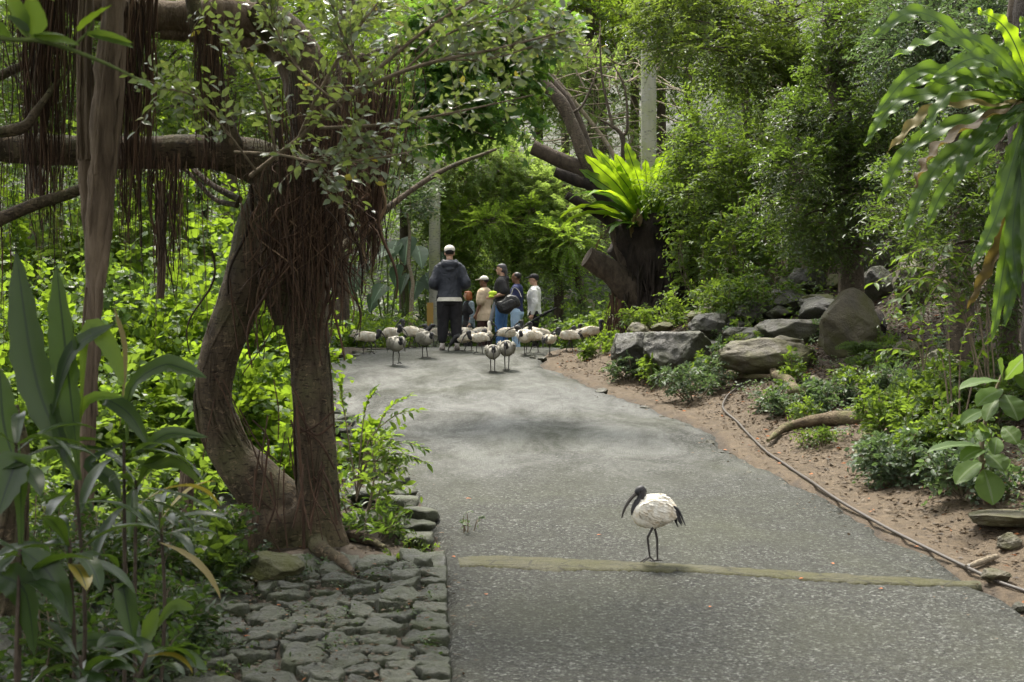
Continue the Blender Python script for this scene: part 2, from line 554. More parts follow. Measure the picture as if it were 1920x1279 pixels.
# foliage
M['lime'] = leafmat('lime leaves', (.030, .072, .010), (.090, .165, .018), (.26, .39, .025), .50, .45, rib=None)
M['mid'] = leafmat('mid green leaves', (.044, .080, .018), (.105, .165, .036), (.24, .36, .035), .46, .42, .45)
M['deep'] = leafmat('deep green leaves', (.024, .046, .012), (.066, .105, .024), (.17, .28, .03), .44, .36, .5)
M['dark_gloss'] = leafmat('dark glossy leaves', (.024, .044, .013), (.070, .105, .030), (.17, .27, .03), .42, .32, .6)
M['shade'] = leafmat('shade darkened leaves', (.012, .028, .008), (.040, .072, .018), (.10, .18, .02), .36, .34, .6)  # leaf green darkened in its colour to stand for deep shade on the left
M['fig'] = leafmat('fig leaves', (.070, .092, .060), (.20, .23, .165), (.30, .40, .07), .36, .24, 1.0, old=(.36, .32, .04), oldf=.06)
M['olive'] = leafmat('olive small leaves', (.035, .060, .018), (.090, .13, .030), (.24, .34, .04), .44, .45, .4)
M['yellow'] = leafmat('yellow green leaves', (.11, .16, .02), (.28, .31, .03), (.58, .58, .06), .58, .5)
M['feather'] = leafmat('feathery leaves', (.075, .135, .045), (.18, .26, .085), (.36, .50, .09), .48, .55, .35)
M['feather_new'] = leafmat('young feathery leaves', (.12, .22, .03), (.20, .32, .04), (.40, .58, .06), .5, .5)
M['maple'] = leafmat('lobed leaves', (.036, .088, .026), (.085, .165, .042), (.20, .36, .04), .48, .45)
M['taro'] = leafmat('taro leaves', (.032, .062, .036), (.075, .125, .070), (.12, .22, .06), .28, .38, .6, rib=(.2, .3, .18))
M['cordy'] = leafmat('strap leaves', (.013, .032, .010), (.034, .066, .016), (.13, .22, .02), .32, .28, .7, rib=(.02, .04, .012), old=(.28, .22, .03), oldf=.05)
M['cordy_dry'] = leafmat('withered strap leaf', (.20, .17, .07), (.26, .21, .09), (.3, .24, .08), .3, .5, .4)
M['nest'] = leafmat('nest fern fronds', (.085, .19, .008), (.16, .28, .012), (.42, .62, .02), .52, .38, .5, rib=(.02, .05, .01), mottle=.15)
M['nest_dark'] = leafmat('older fern fronds', (.035, .085, .012), (.07, .15, .02), (.13, .26, .02), .38, .33, .6, rib=(.03, .05, .015))
M['nest_right'] = leafmat('hanging fern fronds', (.030, .070, .014), (.080, .145, .024), (.20, .33, .03), .42, .36, .6, rib=(.05, .10, .02))
M['dry'] = leafmat('dry fern frond', (.075, .052, .022), (.14, .10, .035), (.20, .15, .03), .4, .6, .3)
M['grey_leaf'] = leafmat('grey green leaves', (.055, .085, .05), (.13, .17, .10), (.16, .26, .07), .34, .40, .5)
M['litter'] = leafmat('fallen leaves', (.032, .023, .015), (.135, .098, .060), (.12, .07, .03), .1, .7, .3, old=(.36, .13, .045), oldf=.03)
M['orange'] = leafmat('orange fallen leaf', (.45, .12, .05), (.55, .2, .05), (.6, .2, .05), .2, .6, .3)
M['loquat'] = leafmat('broad veined leaves', (.05, .095, .025), (.11, .18, .05), (.24, .38, .05), .40, .42, .35, rib=(.2, .27, .12))
# wood, stone
M['banyan'] = barkmat('banyan bark', (.030, .022, .014), (.115, .085, .054), (.078, .076, .034), .52, 5, (1, 1, .35), 1.0)
M['root'] = barkmat('aerial root', (.052, .032, .021), (.14, .088, .058), None, .5, 9, (1, 1, .1), .6)
def rootmat():
    m, nt, out = newmat('aerial root')
    at = nd(nt, 'Attribute', attribute_name='v').outputs['Fac']
    a = noise(nt, coord(nt, (1, 1, .12)), 12, 4, .6)
    col = ramp(nt, at, [(0, (.022, .014, .009)), (.5, (.074, .043, .027)), (.85, (.135, .080, .050)), (1, (.23, .155, .095))])
    col = mixc(nt, ramp(nt, a, [(.4, .5), (.6, 0.)]), col, (.012, .009, .007))
    p = nd(nt, 'BsdfPrincipled', {'Base Color': col, 'Roughness': .85, 'Specular IOR Level': .2})
    nt.links.new(p.outputs[0], out.inputs[0])
    return m
M['root'] = rootmat()
M['prop'] = barkmat('pale root bark', (.060, .042, .028), (.20, .150, .105), None, .5, 6, (1, 1, .12), 1.0)
M['limb'] = barkmat('grey brown bark', (.045, .035, .025), (.12, .095, .07), (.07, .075, .035), .62, 5)
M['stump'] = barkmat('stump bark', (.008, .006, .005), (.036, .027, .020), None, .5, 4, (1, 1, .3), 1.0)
M['stump_limb'] = barkmat('stump limb bark', (.032, .024, .017), (.095, .073, .053), None, .5, 6, (1, 1, .6), .8)
M['pale_bark'] = barkmat('pale bark', (.16, .13, .09), (.30, .25, .18), (.14, .15, .06), .62, 6)
M['twig'] = barkmat('twig', (.10, .078, .052), (.24, .19, .135), None, .5, 8, (1, 1, 1), .3)
M['green_stem'] = barkmat('green stem', (.05, .07, .02), (.09, .12, .03), None, .5, 8, (1, 1, 1), .2)
M['mossroot'] = barkmat('mossy root', (.07, .05, .03), (.17, .13, .08), (.085, .095, .03), .50, 7, (1, 1, 1), .8)
M['rock'] = rockmat('grey rock', (.030, .028, .019), (.094, .087, .063), (.045, .050, .015), .46)
M['rock_wet'] = rockmat('wet rock', (.022, .021, .015), (.074, .069, .052), (.040, .045, .014), .48, .5)
M['rock_tan'] = rockmat('brown rock', (.055, .047, .030), (.150, .128, .082), (.080, .080, .024), .45, .7)
M['rock_moss'] = rockmat('mossy rock', (.060, .060, .030), (.13, .12, .06), (.085, .09, .022), .42, .75)
M['paver'] = rockmat('paving stone', (.022, .024, .016), (.068, .070, .050), (.038, .048, .014), .42, .60, 4, .5)

def asphalt():
    m, nt, out = newmat('wet asphalt')
    v = coord(nt)
    vo = nd(nt, 'TexVoronoi', {'Vector': v, 'Scale': 52.0}); grain = vo.outputs['Distance']
    gcol = nd(nt, 'SeparateColor', {'Color': vo.outputs['Color']}).outputs[0]
    fine = noise(nt, v, 66, 3, .6)
    fine2 = noise(nt, v, 19, 4, .6)
    big = noise(nt, v, .42, 5, .62, .5)
    mid = noise(nt, v, 1.7, 5, .68, .4)
    streak = noise(nt, coord(nt, (1, .45, 1)), 1.3, 7, .72, .4)
    xyz = nd(nt, 'SeparateXYZ', {0: v})
    # water stands on the flatter stretch half way up
    yw = ramp(nt, nd(nt, 'MapRange', {0: xyz.outputs[1], 1: 10.0, 2: 30.0}).outputs[0], [(.22, 0.), (.42, 1.), (.80, 1.), (.95, .4)])
    wet = nd(nt, 'Math', {0: ramp(nt, streak, [(.38, 0.), (.64, 1.)]), 1: yw}, operation='MULTIPLY').outputs[0]
    col = ramp(nt, gcol, [(0, (.014, .0145, .0135)), (.45, (.042, .044, .040)), (.76, (.074, .077, .070)), (1, (.19, .195, .18))])
    col = mixc(nt, ramp(nt, fine, [(.40, .85), (.58, 0.)]), col, (.020, .020, .017))
    col = mixc(nt, ramp(nt, fine2, [(.42, .5), (.58, 0.)]), col, (.036, .036, .029))
    col = mixc(nt, ramp(nt, big, [(.46, 0.), (.68, .55)]), col, (.050, .053, .034))
    col = mixc(nt, ramp(nt, mid, [(.48, 0.), (.66, .6)]), col, (.034, .035, .028))
    col = mixc(nt, nd(nt, 'Math', {0: wet, 1: .22}, operation='MULTIPLY').outputs[0], col, (.026, .027, .024))
    rg = ramp(nt, wet, [(0, .78), (1, .40)])
    sp = ramp(nt, wet, [(0, .12), (1, .46)])
    h = nd(nt, 'Math', {0: grain, 1: fine}, operation='ADD').outputs[0]
    p = nd(nt, 'BsdfPrincipled', {'Base Color': col, 'Roughness': rg, 'Specular IOR Level': sp, 'Normal': bump(nt, h, .7, .012)})
    nt.links.new(p.outputs[0], out.inputs[0])
    return m
M['asphalt'] = asphalt()

def dirt():
    m, nt, out = newmat('soil')
    v = coord(nt)
    u = nd(nt, 'Attribute', attribute_name='u').outputs['Fac']
    a = noise(nt, v, 1.3, 5, .6, .3)
    b = noise(nt, v, 9, 6, .7)
    c = noise(nt, v, 55, 3, .7)
    bare = ramp(nt, b, [(.3, (.052, .038, .024)), (.7, (.132, .097, .060))])
    dark = ramp(nt, b, [(.3, (.026, .020, .014)), (.7, (.072, .054, .037))])
    k = nd(nt, 'Math', {0: u, 1: nd(nt, 'Math', {0: a, 1: .5}, operation='SUBTRACT').outputs[0]}, operation='ADD').outputs[0]
    col = mixc(nt, ramp(nt, k, [(.35, 0.), (.62, 1.)]), dark, bare)
    col = mixc(nt, ramp(nt, c, [(.4, .5), (.55, 0.)]), col, (.05, .035, .022))
    h = nd(nt, 'Math', {0: b, 1: c}, operation='ADD').outputs[0]
    p = nd(nt, 'BsdfPrincipled', {'Base Color': col, 'Roughness': .85, 'Specular IOR Level': .3, 'Normal': bump(nt, h, .8, .03)})
    nt.links.new(p.outputs[0], out.inputs[0])
    return m
M['dirt'] = dirt()

M['humus'] = rockmat('mossy forest floor', (.018, .018, .010), (.045, .042, .024), (.03, .045, .014), .48, .9, 2)

def concrete():
    m, nt, out = newmat('mossy concrete')
    v = coord(nt)
    a = noise(nt, v, 2.2, 5, .6, .5); b = noise(nt, v, 14, 5, .65); c = noise(nt, v, 60, 3)
    col = ramp(nt, b, [(.3, (.024, .023, .012)), (.7, (.060, .056, .030))])
    col = mixc(nt, ramp(nt, a, [(.40, 0.), (.58, .8)]), col, (.040, .039, .010))
    col = mixc(nt, ramp(nt, c, [(.36, .6), (.5, 0.)]), col, (.08, .078, .05))
    cr = nd(nt, 'TexVoronoi', {'Vector': coord(nt, (1, 2.5, 1)), 'Scale': 3.2}, feature='DISTANCE_TO_EDGE').outputs['Distance']
    col = mixc(nt, ramp(nt, cr, [(.012, .85), (.04, 0.)]), col, (.018, .017, .010))
    col = mixc(nt, ramp(nt, noise(nt, v, .9, 4, .6), [(.5, 0.), (.62, .6)]), col, (.085, .084, .064))
    p = nd(nt, 'BsdfPrincipled', {'Base Color': col, 'Roughness': .75, 'Specular IOR Level': .2, 'Normal': bump(nt, b, .9, .02)})
    nt.links.new(p.outputs[0], out.inputs[0])
    return m
M['concrete'] = concrete()

def plain(name, c, rough=.6, spec=.4, var=.25, sc=30):
    m, nt, out = newmat(name)
    a = noise(nt, coord(nt), sc, 3)
    col = mixc(nt, nd(nt, 'Math', {0: a, 1: var}, operation='MULTIPLY').outputs[0], c, [x * .4 for x in c])
    p = nd(nt, 'BsdfPrincipled', {'Base Color': col, 'Roughness': rough, 'Specular IOR Level': spec})
    nt.links.new(p.outputs[0], out.inputs[0])
    return m

def feather_white():
    m, nt, out = newmat('white plumage')
    v = coord(nt)
    z = nd(nt, 'SeparateXYZ', {0: v}).outputs[2]
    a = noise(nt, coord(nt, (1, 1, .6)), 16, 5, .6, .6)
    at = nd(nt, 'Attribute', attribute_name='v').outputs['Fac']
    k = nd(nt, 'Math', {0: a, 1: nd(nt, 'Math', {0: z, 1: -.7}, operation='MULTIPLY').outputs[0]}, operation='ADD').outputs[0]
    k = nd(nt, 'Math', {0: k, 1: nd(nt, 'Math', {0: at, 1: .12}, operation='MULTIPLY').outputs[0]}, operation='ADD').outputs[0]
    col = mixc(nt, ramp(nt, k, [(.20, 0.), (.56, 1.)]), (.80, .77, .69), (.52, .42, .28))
    p = nd(nt, 'BsdfPrincipled', {'Base Color': col, 'Roughness': .85, 'Specular IOR Level': .15, 'Normal': bump(nt, noise(nt, coord(nt, (1, 1, 1)), 40, 4, .6), .4, .01)})
    nt.links.new(p.outputs[0], out.inputs[0])
    return m
M['plume'] = feather_white()
M['plume_shaded'] = plain('shaded white plumage', (.36, .34, .29), .8, .2, .5, 18)  # white plumage with the shade of camera-facing breasts put into its colour
M['ibis_black'] = plain('black bare skin', (.022, .021, .024), .55, .4)
M['ibis_bill'] = plain('dark bill', (.045, .038, .033), .42, .5)
M['ibis_leg'] = plain('dark legs', (.035, .030, .028), .55, .4)
M['skin_fair'] = plain('fair skin', (.50, .30, .21), .5, .4, .15)
M['skin_brown'] = plain('brown skin', (.17, .085, .05), .5, .4, .2)
M['hair_dark'] = plain('dark hair', (.014, .012, .011), .5, .4)
M['hair_red'] = plain('auburn hair', (.30, .095, .025), .5, .4, .5)
M['hair_grey'] = plain('greying hair', (.075, .07, .075), .55, .4, .5)
M['eye'] = plain('dark eye', (.02, .015, .012), .3, .5)
M['jacket'] = clothmat('dark jacket', (.026, .030, .042), (.016, .019, .028), .6, 8, .6, .4)
M['black_cloth'] = clothmat('black cloth', (.024, .023, .026), (.014, .014, .016), .85)
M['white_cloth'] = clothmat('off white cloth', (.66, .63, .56), (.55, .52, .46), .85, 9, .4)
M['grey_sweat'] = clothmat('pale grey sweatshirt', (.70, .70, .68), (.60, .60, .58), .9, 7, .6)
M['beige'] = clothmat('beige shirt', (.54, .43, .31), (.45, .35, .24), .85, 8, .5)
M['brown_cloth'] = clothmat('brown trousers', (.060, .034, .028), None, .85)
M['navy'] = clothmat('navy cotton', (.028, .034, .090), None, .85)
M['charcoal'] = clothmat('charcoal cotton', (.035, .034, .036), None, .85)
M['denim'] = clothmat('blue denim', (.085, .19, .40), (.055, .13, .30), .85, 8, .5)
M['denim_pale'] = clothmat('pale denim', (.38, .52, .68), (.28, .41, .58), .85, 8, .5)
M['plaid'] = clothmat('plaid overshirt', (.24, .29, .32), (.08, .11, .14), .85, 26)
M['leather'] = clothmat('black bag', (.013, .013, .014), None, .45, 10, .5, .5)
M['shoe'] = clothmat('white trainer', (.50, .46, .43), (.24, .19, .18), .6, 20)
M['boot'] = plain('black boot', (.015, .014, .014), .5, .4)
M['yellow_item'] = plain('lime green cloth', (.55, .75, .05), .7, .3)
M['metal_dark'] = plain('dark metal', (.02, .02, .022), .35, .5)
M['grey_cover'] = clothmat('grey umbrella cover', (.20, .21, .23), None, .6)
M['hose'] = plain('rubber hose', (.060, .050, .042), .5, .4, .4, 8)
M['pole'] = barkmat('weathered pole', (.24, .24, .20), (.38, .37, .32), (.24, .27, .11), .50, 3, (1, 1, .12), .3)
M['yellow_plate'] = plain('ochre plate', (.42, .26, .07), .6, .3)

# ================================================================== SETTING
def axis(segs):
    out = []
    for a, b, s in segs: out.append(np.arange(a, b, s))
    out.append([segs[-1][1]])
    return np.concatenate(out)

def build_ground():
    xs = axis([(-60, -14, 1.5), (-14, -5, .3), (-5, 7, .11), (7, 14, .3), (14, 60, 1.5)])
    ys = axis([(-8, 8, .5), (8, 33, .12), (33, 50, .4), (50, 90, 1.5)])
    X, Y = np.meshgrid(xs, ys, indexing='ij')
    Z = ground(X, Y)
    e = np.maximum(X - xr(Y), xl(Y) - X)
    near = (X > -8) & (X < 10) & (Y > 7) & (Y < 36) & (e > .05)
    I = np.argwhere(near)
    for i, j in I:
        x, y = xs[i], ys[j]
        Z[i, j] += (.030 * n3((x, y, 0), 2.6) + .018 * n3((x, y, 0), 7.0, 3)) * min(1, e[i, j] / .4)
    eR = X - xr(Y)
    bare = np.where(eR > 0, np.interp(eR, [0, .4, 1.1, 2.2, 3.5], [.55, .85, .62, .30, .12]), .22)
    bare = bare + np.where((eR > 0) & (Y < 18), .10, 0)
    g = Geo()
    nx, ny = len(xs), len(ys)
    i, j = np.meshgrid(np.arange(nx - 1), np.arange(ny - 1), indexing='ij')
    f = np.stack([i * ny + j, (i + 1) * ny + j, (i + 1) * ny + j + 1, i * ny + j + 1], -1).reshape(-1, 4)
    g.add(np.stack([X, Y, Z], -1).reshape(-1, 3), f, 0, .5, bare.ravel())
    gm = g.mesh('ground', [M['dirt'], M['humus']])
    cx_ = (xs[:-1][:, None] + xs[1:][:, None]) / 2 + 0 * ys[None, :-1]; cy_ = (ys[:-1] + ys[1:])[None] / 2 + 0 * cx_
    far = (cy_ > 33) | (xl(cy_) - cx_ > 1.6) | (cx_ - xr(cy_) > 5.5)
    gm.polygons.foreach_set('material_index', far.astype(np.int32).ravel())
    go = bpy.data.objects.new('ground', gm); COL.objects.link(go)
    tag(go, kind='structure')

def build_path():
    ys = axis([(-8, 8, .5), (8, 31, .06), (31, 48, .5)])
    nc = 40
    V_ = []
    for y in ys:
        a = xl(y) + .05 * n3((1.0, y, 0), 1.8) + .035 * n3((7., y, 0), 7)
        b = xr(y) + .10 * n3((3.0, y, 0), 1.3) + .06 * n3((5., y, 0), 5)
        for k in range(nc + 1):
            t = k / nc
            t = .5 - .5 * math.cos(math.pi * t) * (.35) + (t - .5) * .65 if False else t
            x = a + (b - a) * t
            z = float(zp(y)) + .03 * math.sin(math.pi * min(1, max(0, t))) - (.075 if k in (0, nc) else 0)
            z += .006 * n3((x, y, 0), 1.1)
            V_.append((x, y, z))
    g = Geo()
    i, j = np.meshgrid(np.arange(len(ys) - 1), np.arange(nc), indexing='ij')
    w = nc + 1
    f = np.stack([i * w + j, i * w + j + 1, (i + 1) * w + j + 1, (i + 1) * w + j], -1).reshape(-1, 4)
    g.add(V_, f)
    tag(g.build('path', M['asphalt']), kind='structure')

def pz(x, y):
    a, b = xl(y), xr(y)
    t = np.clip((x - a) / (b - a), 0, 1)
    return float(zp(y) + .03 * math.sin(math.pi * t))

def build_strip():
    top = [(858, 1046), (930, 1045), (1010, 1050), (1100, 1055), (1200, 1061), (1300, 1067), (1420, 1074), (1560, 1081), (1700, 1086), (1838, 1091)]
    bot = [(862, 1066), (930, 1067), (1010, 1076), (1100, 1078), (1200, 1080), (1300, 1083), (1420, 1090), (1560, 1099), (1700, 1103), (1842, 1101)]
    n = 220
    T = catmull([np.append(road_hit(*p), 0) for p in top], n)
    B = catmull([np.append(road_hit(*p), 0) for p in bot], n)
    V_ = []
    for i in range(n):
        jb = .03 * n3((T[i][0], 0, 0), 4) + .05 * n3((T[i][0], 5, 0), 28) + .05 * n3((T[i][0], 3, 0), 13)
        jt = .025 * n3((T[i][0], 9, 0), 5) + .03 * n3((T[i][0], 2, 0), 14)
        for k, (t, dz) in enumerate([(0, -.03), (0.02, .003), (.35, .007), (.7, .008), (.97, .006), (1, -.03)]):
            p = T[i] * (1 - t) + B[i] * t
            p = p + np.array([0, jt * (1 - t) + jb * t, 0])
            V_.append((p[0], p[1], pz(p[0], p[1]) + dz + .004 * n3((p[0], p[1], 0), 9)))
    g = Geo()
    i, j = np.meshgrid(np.arange(n - 1), np.arange(5), indexing='ij')
    f = np.stack([i * 6 + j, i * 6 + j + 1, (i + 1) * 6 + j + 1, (i + 1) * 6 + j], -1).reshape(-1, 4)
    g.add(V_, f)
    tag(g.build('kerb_strip', M['concrete']), kind='structure')

build_ground(); build_path(); build_strip()

# ------------------------------------------------------------------ rocks
_ico = {}
def ico(sub):
    if sub not in _ico:
        import bmesh
        bm = bmesh.new()
        bmesh.ops.create_icosphere(bm, subdivisions=sub, radius=1.0)
        v = np.array([p.co[:] for p in bm.verts]); f = np.array([[q.index for q in p.verts] for p in bm.faces])
        bm.free()
        _ico[sub] = (v, f)
    return _ico[sub]

def rock(name, base, size, mat, label, cat='rock', group=None, seed=0, rot=0., cuts=7, rough=.10, sub=4, flat=None):
    """boulder standing on base; size = full width, depth, height"""
    r = np.random.default_rng(seed + 100)
    v, f = ico(sub)
    v = v.copy()
    pl = nrm(r.normal(0, 1, (cuts + 6, 3)))
    for n_ in pl:
        d = r.uniform(.60, .86)
        k = v @ n_
        v = v - np.maximum(k - d, 0)[:, None] * n_[None] * .97
    if flat: v[:, 2] = np.minimum(v[:, 2], flat)
    for i in range(len(v)):
        q = v[i]
        k = rough * (1.1 * n3(q, 1.4, seed) + .75 * n3(q, 3.3, seed + 3) + .5 * n3(q, 8, seed + 9) + .25 * n3(q, 18, seed + 4) - 1.1 * max(0, n3(q, 2.2, seed + 7) - .32))
        v[i] = q * (1 + k)
    v = v - (v.max(0) + v.min(0)) / 2
    v = v / (v.max(0) - v.min(0))
    v = v * np.array(size)
    v[:, 2] += size[2] * .5 - size[2] * .12
    c, s = math.cos(rot), math.sin(rot)
    v = np.stack([v[:, 0] * c - v[:, 1] * s, v[:, 0] * s + v[:, 1] * c, v[:, 2]], 1) + np.asarray(base)
    g = Geo().add(v, f)
    o = g.build(name, mat, None, base)
    return tag(o, label, cat, group)

def rpx(cx, bot, w, h, d, mat, label, seed, depth=.8, cuts=7, rough=.10, rot=0., flat=None, name='rock', group=None, sub=5):
    """rock whose picture is w x h px with its foot at (cx, bot), at distance d"""
    b = hit(cx, bot, 8)
    d = b[1]
    s = d / F
    return rock(name, b, (w * s, w * s * depth, h * s / .88), mat, label, 'rock', group, seed, rot, cuts, rough, sub, flat)

rpx(1590, 662, 112, 122, 21.5, M['rock_tan'], 'tall rounded brown boulder standing upright on the right bank', 1, .8, 6, .07)
rpx(1196, 700, 98, 78, 24.3, M['rock_wet'], 'dark square rock at the left end of the low rock wall by the dirt verge', 2, .8, 8, .09, .3, .55)
rpx(1272, 700, 136, 80, 23.9, M['rock_wet'], 'large dark block with a flat wet shining top in the low rock wall', 33, .8, 8, .09, .0, .5)
rpx(1440, 700, 190, 66, 21.8, M['rock_tan'], 'long low mossy boulder above the looping tree root', 4, .5, 6, .09)
rpx(1395, 650, 92, 36, 22.5, M['rock'], 'thin sloping grey slab above the long mossy boulder', 5, .9, 8, .1, .2, .5)
rpx(1495, 642, 150, 44, 23, M['rock'], 'long flat grey ledge running left of the upright boulder', 6, .6, 8, .09, .1, .55)
rpx(1330, 632, 84, 46, 25, M['rock_wet'], 'shiny grey rock partly under leaves behind the rock wall', 7, .9, 7)
rpx(1418, 606, 110, 44, 25, M['rock_wet'], 'dark rock at the foot of the shaded thicket on the bank', 8, .8, 7)
rpx(1512, 556, 80, 54, 26, M['rock_wet'], 'dark pointed rock in deep shade above the flat ledge', 9, .8, 5)
rpx(1652, 500, 116, 128, 25, M['rock'], 'big grey upright rock face in the shade high on the bank', 10, .8, 6, .07)
rpx(1640, 560, 70, 62, 24, M['rock'], 'small squared block below the big shaded rock face', 11, .8, 8)
rpx(1712, 566, 80, 84, 22, M['rock_tan'], 'brown squared rock behind the leafy sprays right of the upright boulder', 12, .8, 7)
rpx(1752, 700, 70, 46, 19.5, M['rock_moss'], 'moss covered lump of rock below the drooping fern', 13, .8, 6)
rpx(1080, 606, 74, 62, 37, M['rock_tan'], 'brown rock in the bushes behind the man in the pale sweatshirt', 14, .8, 7)
rpx(1062, 640, 90, 40, 35, M['rock_tan'], 'low flat brown rock step behind the birds by the stump', 15, .8, 8)
rpx(782, 622, 74, 36, 38, M['rock_tan'], 'low tan rock at the foot of the wooden pole', 16, .9, 6)
rpx(514, 1092, 118, 56, 12.3, M['rock_moss'], 'yellow green mossy rock at the foot of the hanging-root tree', 17, .7, 6)
rpx(1900, 985, 170, 22, 13.7, M['rock_tan'], 'broad flat slab half sunk in the dirt at the right edge', 18, .9, 5, .05, .0, .3)
rpx(1893, 1030, 50, 32, 13.1, M['rock_tan'], 'pale lumpy stone on the dirt beside the hose', 19, .8, 6)
rpx(1868, 1092, 58, 26, 12.2, M['rock_tan'], 'small pale stone next to the end of the concrete strip', 20, .8, 6)
rpx(1916, 1150, 40, 20, 11.6, M['rock'], 'small flat grey stone at the right edge of the path', 21, .8, 6)
rpx(1700, 668, 60, 30, 20.3, M['rock_tan'], 'half buried brown stone right of the hollow log', 22, .8, 6)
rpx(1536, 738, 60, 34, 20, M['rock_tan'], 'small brown stone beside the looping root', 23, .8, 7)
for k, (x, y, w, h, d) in enumerate([(1017, 676, 18, 8, 26.8), (1000, 674, 14, 7, 27), (1128, 733, 26, 10, 22.7), (1206, 757, 26, 8, 21.1), (1330, 812, 20, 10, 18.3), (1352, 835, 16, 8, 17.6), (1240, 772, 16, 7, 20.3), (1150, 742, 14, 6, 22), (1404, 872, 18, 9, 16.4), (1300, 800, 14, 6, 19)]):
    p = on(x, d)
    rock('stone', p + np.array([0, 0, .01]), (w * d / F, w * d / F * .9, h * d / F * 1.5), M['rock'], 'small loose grey stone lying on the right edge of the asphalt', 'stone', 'loose stones along the path edge', 40 + k, k * .7, 6, .1, 3)

rr2 = np.random.default_rng(5)
for k in range(26):
    px = rr2.uniform(1160, 1600); d = rr2.uniform(22.5, 27.0)
    p = on(px, d)
    if p[0] - xr(p[1]) < 1.5: continue
    w = rr2.uniform(.3, .85)
    rock('mossy_rock', p + np.array([0, 0, .06]), (w, w * .7, w * rr2.uniform(.35, .6)), M[['rock', 'rock_wet', 'rock_tan', 'rock_moss'][k % 4]], 'dark mossy rock half buried in the layered right hand bank', 'rock', 'rocks half buried in the right hand bank', 200 + k, rr2.uniform(0, 3), 8, .12, 4)
for k in range(20):
    px = rr2.uniform(1400, 1800); d = rr2.uniform(15.5, 21)
    p = on(px, d)
    if p[0] - xr(p[1]) < 1.1: continue
    w = rr2.uniform(.10, .32)
    rock('mossy_rock', p + np.array([0, 0, .02]), (w, w * .8, w * rr2.uniform(.4, .7)), M[['rock', 'rock_tan'][k % 2]], 'small brown rock in the leaf litter of the right hand bank', 'rock', 'small rocks in the right hand leaf litter', 240 + k, rr2.uniform(0, 3), 8, .12, 3)

